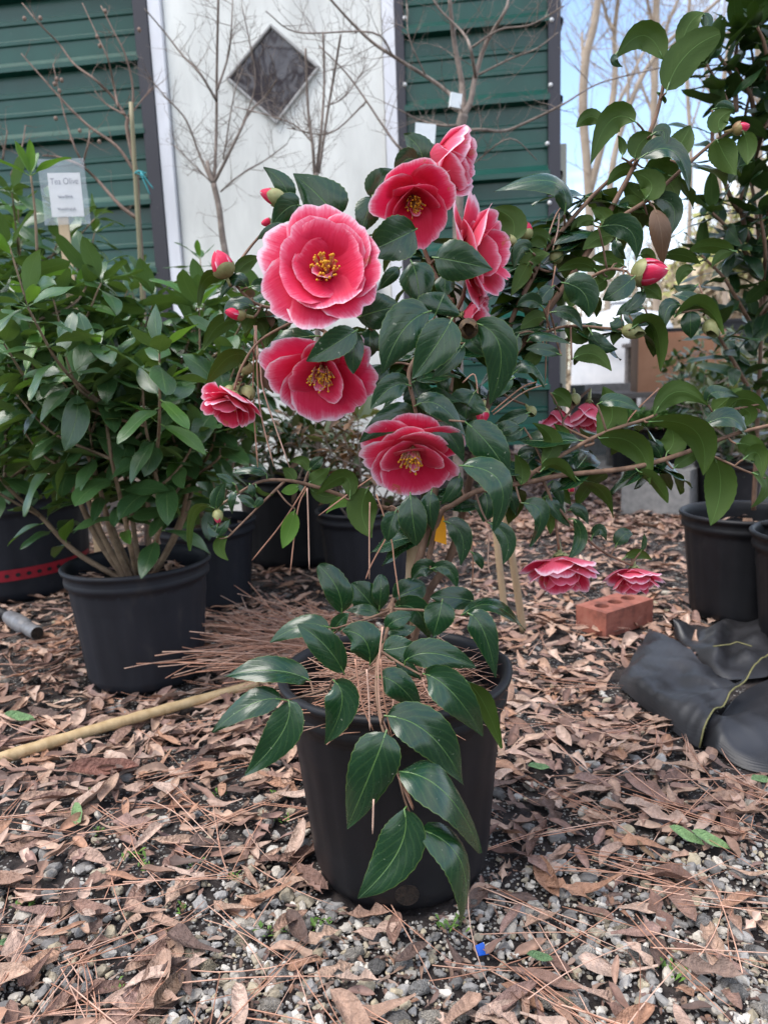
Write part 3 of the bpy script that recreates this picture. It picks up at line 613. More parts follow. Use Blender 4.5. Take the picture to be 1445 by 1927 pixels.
def vis(x, y):
    px, py, k = PX((x, y, 0)); return -20 < px < 1465 and py < 1960
leaves.sort(key=lambda q: -(q[2]/q[1])*(1 if vis(q[0], q[1]) else 0))
lme = {}
def leafmesh(k, ci):
    if (k, ci) not in lme: v, f, kd, sh = LV[k]; lme[(k, ci)] = mesh('fallen_leaf', v, f, LM2, col=np.array(BROWN[ci])[None, :]*sh[:, None])
    return lme[(k, ci)]
bag = Bag(); cnt = 0
COLW = ['mid brown', 'light brown', 'dull brown', 'pale tan', 'dark brown', 'bleached tan', 'greyish brown', 'rusty brown', 'blackish brown', 'sandy brown']
def ctx(x, y):
    d = lambda p: math.hypot(x-p[0], y-p[1])
    if d(PC) < .19: return 'close around the large black pot'
    if d(potA.location) < .24: return 'at the foot of the tea olive pot'
    if d(G(1300, 1340)) < .24: return 'next to the folded black fabric'
    if d(G(1150, 1190)) < .16: return 'near the red brick'
    if x < -.12 and .86 < y < 1.25: return 'below the long bamboo cane'
    if gravel_f(x, y) > .5: return 'on the bare gravel'
    return 'in the open leaf litter'
LABEL = {'lance': 'narrow dry leaf', 'oval': 'oval dry leaf', 'oak': 'lobed dry oak leaf', 'spat': 'blunt wedge-shaped dry leaf'}
for i, (x, y, s) in enumerate(leaves):
    k = rr.randrange(len(LV)); z = gh(x, y)+rr.uniform(.001, .012)+s*.04; rz = rr.random()*6.28; tx, ty = rr.gauss(0, .17), rr.gauss(0, .17)
    if s > .05 and LV[k][2] == 'lance': s *= 1.15
    if cnt < 270 and vis(x, y):
        ci = rr.randrange(len(BROWN)); o = obj('fallen_leaf', leafmesh(k, ci), loc=(x, y, z)); o.rotation_euler = Matrix(rotm(rz, tx, ty).tolist()).to_euler(); o.scale = (s, s, s)
        lb = COLW[ci]+' '+LABEL[LV[k][2]]+' '+ctx(x, y); tag(o, lb, 'leaf', lb+' group'); cnt += 1
    else:
        v, f, _k, sh = LV[k]; bag.add(v @ rotm(rz, tx, ty).T*s+np.array((x, y, z)), f, np.array(shade(rr.choice(BROWN), rr))[None, :]*sh[:, None])
for _ in range(7000):                  # crumbled leaf fragments pressed into the soil
    y = .52+2.2*rr.random()**1.2; x = rr.uniform(-1, 1)*(.60*y+.14)
    if not clearof(x, y, .002): continue
    v, f, _k, sh = LV[rr.randrange(len(LV))]; s = rr.uniform(.007, .02); bag.add(v[::1] @ rotm(rr.random()*6.28, rr.gauss(0, .12), rr.gauss(0, .12)).T*s+np.array((x, y, gh(x, y)+.003)), f, np.array(shade(rr.choice(BROWN), rr, .3))*.6)
tag(obj('leaf_litter', bag.build('leaf_litter', LM)), 'brown dry leaf litter covering the ground', 'leaf litter', kind='stuff')
# stones
bag = Bag(); cnt = 0; stones = []
for _ in range(24000):
    y = .50+.45*rr.random()**1.2; x = rr.uniform(-1, 1)*(.60*y+.12); g = gravel_f(x, y)
    if rr.random() > g*1.0+.10 or not clearof(x, y, .002): continue
    stones.append((x, y, min(.011, .0017*math.exp(rr.gauss(.15, .72)))))
for _ in range(900):
    y = .52+1.5*rr.random()**1.6; x = rr.uniform(-1, 1)*(.60*y+.12)
    if clearof(x, y, .01): stones.append((x, y, rr.uniform(.005, .012) if y > .8 else rr.uniform(.003, .009)))
for px, py, sp in ((310, 1417, 22), (310, 1553, 24), (470, 1573, 24), (568, 1703, 22), (195, 1830, 27), (365, 1875, 28), (295, 1880, 26), (250, 1868, 22), (545, 1600, 20), (676, 1733, 16), (975, 1500, 17), (1010, 1507, 17), (965, 1845, 22), (1095, 1745, 14), (960, 1745, 28), (240, 1905, 40), (1330, 1830, 16), (1405, 1790, 18), (1400, 1815, 15), (1240, 1435, 30), (1345, 1455, 20), (970, 1890, 30), (1050, 1880, 26), (660, 1760, 14), (245, 1710, 11), (1110, 1242, 16), (1025, 1120, 14), (1330, 1535, 18), (1235, 1515, 24), (700, 1910, 20), (450, 1895, 22), (1270, 1735, 15), (1360, 1760, 20), (560, 1675, 12)):
    g = G(px, py); stones.append((g.x, g.y, sp*g.y/FPX*.62))
stones.sort(key=lambda q: -q[2]/q[1]); rme = {}
for x, y, s in stones:
    z = gh(x, y)+s*.12; c = rr.choice(STONE); q = (rr.random()*6.28, rr.gauss(0, .3), rr.gauss(0, .3))
    if cnt < 220:
        key = (rr.randrange(10), rr.randrange(len(STONE)))
        if key not in rme: v, f = RV3[key[0]]; rme[key] = mesh('stone', v, f, SM2, True, col=np.array(STONE[key[1]]))
        o = obj('stone', rme[key], loc=(x, y, z)); o.rotation_euler = q; o.scale = (s, s, s)
        ci = key[1]; kd = 'pale whitish' if STONE[ci][0] > .4 else ('dark grey' if STONE[ci][0] < .27 else 'mid grey')
        sw = ['warm grey', 'cream-grey', 'dark grey', 'mid grey', 'yellowish', 'whitish', 'charcoal', 'ochre-grey', 'cool grey'][ci]; lb = ('large ' if s > .010 else ('small ' if s < .0065 else 'medium '))+sw+' angular stone '+ctx(x, y); tag(o, lb, 'stone', lb+' group'); cnt += 1
    else:
        v, f = (RV2 if s > .0035 else RV1)[rr.randrange(8)]; bag.add(v @ rotm(*q).T*s+np.array((x, y, z)), f, shade(c, rr))
tag(obj('gravel', bag.build('gravel', SM, False)), 'fine grey gravel between the dry leaves', 'gravel', kind='stuff')
# pine needles
NEED = [(.52, .27, .18), (.60, .35, .25), (.40, .20, .13), (.64, .41, .31)]
def needle(rr, L, r=.0007, curve=.18):
    b = rr.uniform(-curve, curve); ph = rr.uniform(-.04, .04); pts = [((u-.5)*L, b*L*(u-.5)**2*2, ph*L*math.sin(u*5)*.3) for u in np.linspace(0, 1, 7)]
    V, F = tube(pts, [r, r, r, r*.95, r*.9, r*.7, r*.3], 4); return np.array([tuple(v) for v in V]), F
NV = [needle(rr, 1.0, .0046) for _ in range(10)]
nme = {}
bag = Bag(); cnt = 0
def put_needle(x, y, z, rz, ty, L, single=False, lab=None):
    global cnt
    k = rr.randrange(10); ci = rr.randrange(4)
    if single and cnt < 150:
        if (k, ci) not in nme: v, f = NV[k]; nme[(k, ci)] = mesh('pine_needle', v, f, NM, col=np.array(NEED[ci]))
        o = obj('pine_needle', nme[(k, ci)], loc=(x, y, z)); o.rotation_euler = (rr.gauss(0, .3), ty, rz); o.scale = (L, L*.9, L*.9)
        lb = ['reddish', 'tan', 'dark red-brown', 'pale'][ci]+(' long' if L > .145 else (' short' if L < .12 else ' medium'))+' dry pine needle '+ctx(x, y); tag(o, lb, 'pine needle', lb+' group'); cnt += 1
    else:
        v, f = NV[k]; m = np.array(Matrix.Rotation(rz, 3, 'Z') @ Matrix.Rotation(ty, 3, 'Y') @ Matrix.Rotation(rr.gauss(0, .4), 3, 'X'))
        bag.add(v @ m.T*L+np.array((x, y, z)), f, shade(NEED[ci], rr))
for i in range(330):
    y = .54+1.3*rr.random()**1.25; x = rr.uniform(-1, 1)*(.58*y+.1)
    if not clearof(x, y, .03): continue
    if i % 3 == 0: a0 = rr.gauss(0, .8)+(.35 if x < 0 else -.45)
    for q in range(rr.choice([1, 2, 3])):
        put_needle(x+rr.gauss(0, .004), y+rr.gauss(0, .004), gh(x, y)+rr.uniform(.009, .017), a0+rr.gauss(0, .12), rr.gauss(0, .04), rr.uniform(.10, .17), y < .9)
for i in range(0):                   # (unused)
    r_ = rr.random(); c = PC+Vector((-.10, .07, 0)); an = R(rr.uniform(135, 215)); d = .05+.20*r_
    x, y = c.x+math.cos(an)*d+rr.gauss(0, .02), c.y+.10+math.sin(an)*d*.8+rr.gauss(0, .03)
    if not clearof(x, y, .045): x -= .06
    if not clearof(x, y, .03): continue
    put_needle(x, y, .02+rr.random()*.055*(1-r_), an+rr.gauss(0, .35), rr.gauss(.12, .14), rr.uniform(.11, .17))
Q0 = G(625, 1225, .03)
for i in range(210):                   # pine straw fanning out on the ground left of the pot
    an = R(rr.gauss(180, 34)); L = rr.uniform(.15, .26); q = Q0+Vector((rr.gauss(-.05, .07), rr.gauss(0, .07), 0)); ty = rr.gauss(.10, .14)
    c = q+Vector((math.cos(an), math.sin(an), 0))*L*.5
    if not clearof(c.x, c.y, .02): continue
    put_needle(c.x, c.y, .025+rr.random()*.045+abs(ty)*L*.4, an+math.pi, ty, L)
tag(obj('pine_straw', bag.build('pine_straw', NM)), 'reddish pine straw strewn and heaped beside the black pot', 'pine straw', kind='stuff')
bag = Bag()
for i in range(300):                   # needles lying on the soil of the main pot
    d = PRT*.92*math.sqrt(rr.random()); an = rr.random()*6.28; k = rr.randrange(10); v, f = NV[k]; L = rr.uniform(.07, .13); rz = rr.gauss(0, .7)
    if d*math.cos(an)+L*.5*abs(math.cos(rz)) > PRT*.95: L *= .6
    if abs(d*math.cos(an))+L*.5 > PRT*1.0 and rr.random() < .85: d *= .4
    m = np.array(Matrix.Rotation(rz, 3, 'Z') @ Matrix.Rotation(rr.gauss(0, .10), 3, 'Y')); bag.add(v @ m.T*L+np.array((d*math.cos(an), d*math.sin(an), .215+rr.random()*.030)), f, shade(NEED[rr.randrange(4)], rr))
o = obj('pine_straw', bag.build('pine_straw', NM), mainpot); tag(o, kind='stuff')
for pt, n in ((potA, 70), (potF, 30), (potB, 30)):                  # bark chips in the neighbours' pots
    bag = Bag()
    for i in range(n):
        v, f, kd, _s = LV[rr.randrange(len(LV))]; d = .115*math.sqrt(rr.random()); an = rr.random()*6.28
        bag.add(v @ rotm(rr.random()*6, rr.gauss(0, .2), rr.gauss(0, .2)).T*rr.uniform(.025, .055)+np.array((d*math.cos(an), d*math.sin(an), .208+rr.random()*.012)), f, shade(rr.choice(BROWN), rr))
    tag(obj('bark_mulch', bag.build('bark_mulch', LM), pt), kind='stuff')
# green fallen leaves and weeds
GREENL = [(.16, .27, .12), (.20, .32, .14), (.13, .22, .10)]
for px, py, s, rz, ci, lb in ((150, 1560, .035, -1.0, 1, 'pale green fallen leaf tilted against tiny weeds in the litter'), (1013, 1465, .030, .4, 0, 'grey-green fallen leaf beside two small stones'), (1290, 1600, .034, -.5, 1, 'slim green leaf lying beside the torn tan leaf'), (1335, 1612, .036, -.4, 1, 'slim green leaf with its tip towards the right stones'), (1428, 1492, .034, .6, 1, 'bright green fallen leaf next to the black fabric'), (40, 1372, .045, .1, 0, 'grey-green fallen leaf below the bamboo cane'), (25, 1810, .022, .6, 0, 'small grey-green leaf tip in the pine needles'), (200, 1165, .04, .9, 1, 'light green curled leaf behind the hose end'), (1015, 1820, .022, .1, 2, 'small green leaf lying on the gravel')):
    g = G(px, py); v, f, kd, _s = LV[1]; o = obj('green_leaf', mesh('green_leaf', v, f, LM2, col=np.array(GREENL[ci])), loc=(g.x, g.y, gh(g.x, g.y)+.016)); o.scale = (s*1.25,)*3; o.rotation_euler = (.35, .25, rz); tag(o, lb, 'leaf')
big = [(195, 1470, .105, .35, 2, (.17, .075, .055), 'large reddish-brown magnolia leaf lying below the bamboo cane', 1), (1250, 1560, .075, -.6, 2, (.44, .31, .25), 'large torn tan leaf with ragged edges', 2), (318, 1890, .052, 1.45, 0, (.12, .075, .05), 'dark brown pointed leaf standing on its stalk in the gravel', 1), (1170, 1425, .03, 1.2, 0, (.34, .22, .07), 'mustard yellow leaf standing upright in the litter', 1), (1215, 1615, .035, -1.2, 0, (.20, .13, .08), 'curled brown leaf arching beneath the torn tan leaf', 0), (60, 1840, .06, .75, 0, (.36, .21, .14), 'long tan leaf propped on a stone among needles', 3), (1330, 1855, .07, -.3, 1, (.22, .15, .12), 'broad grey-brown oak leaf lying on the gravel', 2), (985, 1905, .04, 1.5, 0, (.33, .20, .14), 'pointed tan leaf fragment standing on end in the gravel', 0)]
for px, py, s, rz, k, c, lb, kk in big:
    g = G(px, py); v, f, kd, _s = LV[kk]; o = obj('fallen_leaf', mesh('fallen_leaf', v, f, LM2, col=np.array(c)[None, :]*_s[:, None]), loc=(g.x, g.y, gh(g.x, g.y)+.014)); o.scale = (s,)*3; o.rotation_euler = (.3, .1, rz); tag(o, lb, 'leaf')
wv, wf, wuv = [], [], []
WM = noisemat('weed_green', [(0.3, (.06, .14, .02)), (.7, (.15, .26, .05))], 60, .6, bs=0)
def weed(px, py, n, s, lab):
    g = G(px, py); t = thing('weed', lab, 'weed', (g.x, g.y, gh(g.x, g.y)), 'tiny green weeds')
    V, F = [], []
    for i in range(n):
        a = rr.random()*6.28; l = s*rr.uniform(.5, 1.2); d = Vector((math.cos(a), math.sin(a), rr.uniform(.4, 1.6))).normalized(); b = d.cross(Vector((0, 0, 1))).normalized()*l*.16; p = Vector((rr.gauss(0, s*.5), rr.gauss(0, s*.4), 0.004)); n0 = len(V)
        V += [p, p+d*l*.55+b, p+d*l-Vector((0, 0, l*.2)), p+d*l*.55-b]; F.append((n0, n0+1, n0+2, n0+3))
    obj('blades', mesh('blades', V, F, WM), t)
for i, (px, py) in enumerate(((45, 1718), (345, 1720), (275, 1650), (185, 1575), (125, 1540), (355, 1645), (220, 1870), (440, 1660), (520, 1505), (480, 1445), (535, 1550), (605, 1740), (860, 1730), (260, 1630), (180, 1500), (15, 1665), (850, 1745), (1265, 1838), (410, 1500), (505, 1755))):
    weed(px, py, rr.randrange(8, 20), rr.uniform(.007, .014), 'tuft of tiny bright green weeds sprouting through the litter')
g = G(908, 1792); V, F = boxVF(-.007, .006, -.005, .005, 0, .0015); V[2] = (.003, .007, .0); V[6] = (.003, .007, .0015)
o = obj('plastic_scrap', mesh('plastic_scrap', V, F, noisemat('blue_plastic', [(.3, (.01, .09, .5)), (.7, (.02, .13, .62))], 80, .4, bs=0), smooth=False), loc=(g.x, g.y, gh(g.x, g.y)+.008)); o.rotation_euler = (.5, .2, .4); tag(o, 'bright blue scrap of plastic on the gravel', 'plastic scrap')

# ------------------------------------------------------------------ cane, hose, brick, fabric, stakes
def cane(p0, p1, r0, r1, label, name='bamboo_cane', knots=(), parent=None, mt='bamboo', group=None):
    t = thing(name, label, 'stake', p0, group); d = Vector(p1)-Vector(p0); n = 24; pts = []; rad = []
    for i in range(n+1):
        u = i/n; pts.append(d*u+Vector((0, 0, .004*math.sin(u*5)*d.length))); k = sum(math.exp(-((u-q)/.012)**2) for q in knots); rad.append((r0+(r1-r0)*u)*(1+.13*k))
    V, F = tube(pts, rad, 14); obj('shaft', mesh('shaft', V, F, M[mt]), t); return t
a, b = G(-60, 1447, .012), G(560, 1262, .012)
cane(a, b, .0098, .0082, 'long pale bamboo cane lying on the ground beside the pot', knots=(.05, .13, .21, .3, .38, .46, .54, .62, .7, .78, .86, .94))
g = G(985, 1184); cane(Vector((g.x, g.y, -.01)), P(945, 925, g.y-.12), .0085, .0075, 'round pale wooden stake leaning out of the ground behind the pot', 'wooden_stake', mt='wood')
g = G(952, 1168); cane(Vector((g.x, g.y, -.01)), P(928, 960, g.y-.05), .0085, .007, 'flat tan stake standing left of the round pale stake', 'wooden_stake', mt='wood')
hose = thing('hose', 'black hose end with grey metal coupling on the ground', 'hose', G(-40, 1140))
h0, h1, h2, h3 = [G(*q, .022)-hose.location for q in ((-60, 1125), (15, 1160), (48, 1180), (70, 1192))]
V, F = tube([h0, h0.lerp(h1, .5)+Vector((0, 0, .003)), h1], .014, 14); obj('tube', mesh('tube', V, F, M['pot']), hose)
met = noisemat('grey_coupling', [(.3, (.10, .10, .105)), (.7, (.19, .19, .2))], 60, .45, bs=.1)
pts = [h1.lerp(h2, u) for u in (0, .1, .5, .9, 1)]+[h2.lerp(h3, u) for u in (.05, .3, .35, .9, 1)]; V, F = tube(pts, [.014, .018, .021, .021, .019, .015, .015, .017, .017, .015], 18, cap=False); obj('coupling', mesh('coupling', V, F, met), hose)
V, F = tube([h3, h3.lerp(h2, .3)], [.0149, .008], 18); obj('opening', mesh('opening', V, F, M['soil'], smooth=False), hose)
# brick with three holes
bc = [G(1083, 1186, 0), G(1140, 1204, 0), G(1228, 1174, 0)]
ex = (bc[2]-bc[1]); L = ex.length; ex.normalize(); ey = Vector((-ex.y, ex.x, 0)); Wd = max(.085, min(.1, abs((bc[0]-bc[1]).dot(ey)))); Hb = .058
brickm = noisemat('red_brick', [(.28, (.13, .05, .038)), (.5, (.30, .10, .07)), (.75, (.36, .15, .11))], 28, .85, bs=.7, bd=.003, detail=6)
bm = bmesh.new(); O = bc[1]
def holes_top(bm):
    hs = [(L*q, Wd*.5, .0165) for q in (.22, .5, .78)]; ns = 16; outer = []
    for zz_, flip in ((Hb, False), (0, True)):
        for i, (hx, hy, hr) in enumerate(hs):
            x0, x1 = (0 if i == 0 else (hs[i-1][0]+hx)/2), (L if i == 2 else (hx+hs[i+1][0])/2)
            ring, sq = [], []
            for k in range(ns):
                an = 2*math.pi*(k+.5)/ns; c, s = math.cos(an), math.sin(an); ring.append((hx+hr*c, hy+hr*s))
                tx = ((x1-hx) if c > 0 else (hx-x0))/abs(c); ty = ((Wd-hy) if s > 0 else hy)/abs(s); q = min(tx, ty); sq.append((hx+c*q, hy+s*q))
            cor = {}
            vr = [bm.verts.new((*p, zz_)) for p in ring]; vs = [bm.verts.new((*p, zz_)) for p in sq]
            for k in range(ns):
                k2 = (k+1) % ns; f = [vs[k], vs[k2], vr[k2], vr[k]]
                p, q = sq[k], sq[k2]
                if abs(p[0]-q[0]) > 1e-6 and abs(p[1]-q[1]) > 1e-6:
                    cx_ = p[0] if abs(p[0]-x0) < 1e-6 or abs(p[0]-x1) < 1e-6 else q[0]; cy_ = p[1] if abs(p[1]) < 1e-6 or abs(p[1]-Wd) < 1e-6 else q[1]
                    f.insert(1, bm.verts.new((cx_, cy_, zz_)))
                bm.faces.new(f if not flip else list(reversed(f)))
            if not flip:
                lo = [bm.verts.new((*p, .001)) for p in ring]
                for k in range(ns): bm.faces.new((vr[k], vr[(k+1) % ns], lo[(k+1) % ns], lo[k]))
    c = [bm.verts.new(p) for p in ((0, 0, 0), (L, 0, 0), (L, Wd, 0), (0, Wd, 0), (0, 0, Hb), (L, 0, Hb), (L, Wd, Hb), (0, Wd, Hb))]
    for f in ((0, 1, 5, 4), (1, 2, 6, 5), (2, 3, 7, 6), (3, 0, 4, 7)): bm.faces.new([c[i] for i in f])
holes_top(bm); me = bpy.data.meshes.new('brick'); bmesh.ops.remove_doubles(bm, verts=bm.verts, dist=1e-5); bm.to_mesh(me); bm.free(); me.materials.append(brickm)
o = obj('brick', me, loc=O+Vector((0, 0, .002))); o.rotation_euler = (0, 0, math.atan2(ex.y, ex.x)); tag(o, 'red clay brick with three round holes on the leaves', 'brick')
POTS.append(((O+ex*L/2).x, (O+ex*L/2).y, .05))
# folded black woven fabric
def fabmat():
    m, nt, b = newmat('black_woven_fabric'); setc(b, (.03, .03, .034), .42, .6)
    nt.links.new(ramp(nt, tnoise(nt, 9, 4), [(.3, (.008, .008, .010)), (.7, (.034, .034, .038))]), b.inputs['Base Color'])
    t = N(nt, 'ShaderNodeUVMap'); s = N(nt, 'ShaderNodeSeparateXYZ'); nt.links.new(t.outputs[0], s.inputs[0])
    h = mth(nt, 'SINE', mth(nt, 'MULTIPLY', s.outputs[0], 620.0)); bump(nt, b, mth(nt, 'ADD', h, mth(nt, 'MULTIPLY', tnoise(nt, 25, 4), 1.5)), .12, .0008); return m
FAB = fabmat(); fo = G(1300, 1320); fab = thing('ground_fabric', 'folded black woven ground fabric with yellow stitched edge', 'fabric', (fo.x, fo.y, 0))
def sheet(name, top, bot, hfun, mt=FAB, nu=26, nv=40, wob=.004, seed=0):
    T = spline([G(*q)-fo for q in top], nv//(len(top)-1)); B = spline([G(*q)-fo for q in bot], nv//(len(bot)-1)); n = min(len(T), len(B)); V, F, uv = [], [], []
    for i in range(n):
        a, b = Vector(T[i*(len(T)-1)//(n-1)]), Vector(B[i*(len(B)-1)//(n-1)])
        for j in range(nu+1):
            s = j/nu; p = a.lerp(b, s); z = hfun(s, i/(n-1)); z += (wob*noise.noise(Vector((p.x*18, p.y*18, seed)))*3+.009*abs(noise.noise(Vector((p.x*26+p.y*14, p.y*9, seed+3))))-.006*abs(noise.noise(Vector((p.x*9, p.y*34-p.x*20, seed+7)))))*min(1, z*40)
            q = fo+p; d = (q-CAM); d.normalize(); V.append(Vector((p.x, p.y, 0))+Vector((0, 0, z))); uv.append((s, i/(n-1)))
    F = [(i*(nu+1)+j, i*(nu+1)+j+1, (i+1)*(nu+1)+j+1, (i+1)*(nu+1)+j) for i in range(n-1) for j in range(nu)]
    o = obj(name, mesh(name, V, F, mt, uv=uv), fab); return o, V, n, nu
hf = lambda s, t: (.034-.012*math.exp(-t*9))*math.sqrt(max(0.0, 1-max(0, (s-.84)/.16)**2))*(min(1, .35+t*8)**.5)*(1+.35*t*(1-s))+.006*math.sin(t*6+s*5)*(1-s)*s*3+.003
fl, V_, n_, nu_ = sheet('top_fold', [(1222, 1186, .02), (1300, 1240, .025), (1372, 1292, .03), (1412, 1276, .03), (1456, 1238, .03)], [(1163, 1294, 0), (1200, 1327, 0), (1240, 1358, 0), (1280, 1390, 0), (1316, 1413, 0)], hf)
edge = [V_[(n_-1)*(nu_+1)+j]+Vector((0, 0, .002)) for j in range(nu_+1)]
ym = noisemat('yellow_stitching', [(.3, (.13, .12, .045)), (.7, (.22, .20, .08))], 200, .7, bs=.4)
V, F = tube(edge, .0014, 8); obj('stitched_edge', mesh('stitched_edge', V, F, ym), fl)
sheet('back_fold', [(1262, 1197, 0), (1335, 1181, 0), (1400, 1170, 0), (1540, 1160, 0)], [(1268, 1206, 0), (1345, 1272, 0), (1405, 1282, 0), (1540, 1262, 0)], lambda s, t: .022*math.sin(math.pi*min(1, s))**.5+.013*math.sin(t*17+s*3)*math.sin(math.pi*s)+.004, seed=4, wob=.006)
sheet('lower_fold', [(1368, 1335, 0), (1410, 1300, 0), (1560, 1235, 0)], [(1322, 1408, 0), (1385, 1440, 0), (1560, 1500, 0)], lambda s, t: .004+.030*max(0, math.sin(math.pi*max(0, (s-.5)/.5)**.8))**.7+.005*math.sin(t*9+s*6)*s, seed=8)
V, F = tube([G(*q)-fo+Vector((0, 0, .045)) for q in ((1340, 1262, .05), (1372, 1258, .05), (1385, 1253, .05), (1412, 1262, .05))], .0012, 6); obj('stitching_thread', mesh('stitching_thread', V, F, ym), fab)
POTS_END = len(POTS)

# ------------------------------------------------------------------ leaves as meshes
def leafVF(mid, nrm, W, fold=.22, curl=.25, serr=.03, n=16, prof=(.6, .92), wave=.05, ph=0.0, pet=None, petr=.0011, blunt=False, nc=3):
    # mid: list of n+1 points, nrm: start normal; width W (full)
    V, F, uv = [], [], []; pk = prof[0]/(prof[0]+prof[1]); pm = pk**prof[0]*(1-pk)**prof[1]; n00 = Vector(nrm).normalized(); nr = 2*nc+1
    for i, c in enumerate(mid):
        u = i/n; a, b = Vector(mid[max(0, i-1)]), Vector(mid[min(n, i+1)]); t = (b-a).normalized(); nn = (n00-t*n00.dot(t)); nn = nn.normalized() if nn.length > 1e-6 else t.orthogonal().normalized()
        sd = t.cross(nn); w = .5*W*(max(u, 0)**prof[0]*(1-u)**prof[1])/pm if 0 < u < 1 else .0006
        if blunt and u > .6: w = .5*W*math.sqrt(max(.02, 1-((u-.45)/.56)**2))
        w *= 1+serr*(1 if i % 2 else -1)
        for k in range(-nc, nc+1):
            s = k/nc; h = fold*abs(s)*w-curl*s*s*w+wave*W*math.sin(u*9+ph+s*1.5)*s*s
            V.append(Vector(c)+sd*(s*w)+nn*h); uv.append((u, .5+.5*s))
    for i in range(n):
        for k in range(nr-1): a = i*nr+k; F.append((a, a+1, a+nr+1, a+nr))
    if pet:
        v, f = tube(pet, petr, 5, cap=False); b = len(V); V += v; F += [tuple(q+b for q in g) for g in f]; uv += [(0, .5)]*len(v)
    return V, F, uv
def leaf_variant(name, mt, rr, n=10, ratio=.36, prof=(.6, .92), droop=.25, fold=.25, curl=.2, serr=.0, nc=2, pet=.12):
    mid = []; d = droop*rr.uniform(.3, 1.6); sw = rr.uniform(-.08, .08)
    for i in range(n+1):
        u = i/n; mid.append(Vector((pet+u*.93, sw*math.sin(u*3), -d*(u**2)*.6+.12*u)))
    V, F, uv = leafVF(mid, (0, 0, 1), ratio*rr.uniform(.85, 1.15), fold*rr.uniform(.4, 1.4), curl*rr.uniform(.2, 1.3), serr, n, prof, .06, rr.random()*6, [Vector((-.02, 0, -.01)), mid[0]], .012, nc=nc)
    return mesh(name, V, F, mt, uv=uv)
rv = random.Random(21)
VAR = {'olive': [leaf_variant('leaf', M['olive'], rv, ratio=.36, prof=(.75, .8), droop=.35) for _ in range(9)],
       'fresh': [leaf_variant('leaf', M['fresh'], rv, ratio=.3, prof=(.75, .8), droop=.35, fold=.5) for _ in range(5)],
       'cam': [leaf_variant('leaf', M['cam'], rv, n=14, ratio=.44, prof=(.6, .9), droop=.4, serr=.02, nc=3) for _ in range(9)],
       'right': [leaf_variant('leaf', M['right'], rv, ratio=.38, prof=(.6, .9), droop=.3) for _ in range(8)],
       'drab': [leaf_variant('leaf', M['drab'], rv, ratio=.36, droop=.3) for _ in range(6)],
       'dead': [leaf_variant('leaf', M['dead'], rv, ratio=.28, droop=.8, curl=.9, fold=.9) for _ in range(6)]}
def leaf_mat(pos, d, up, L, roll=0.0):
    d = Vector(d).normalized(); up = Vector(up); z = up-d*up.dot(d); z = z.normalized() if z.length > 1e-5 else d.orthogonal().normalized(); y = z.cross(d)
    m = Matrix((d, y, z)).transposed(); m = m @ Matrix.Rotation(roll, 3, 'X'); return Matrix.Translation(pos) @ m.to_4x4() @ Matrix.Scale(L, 4)
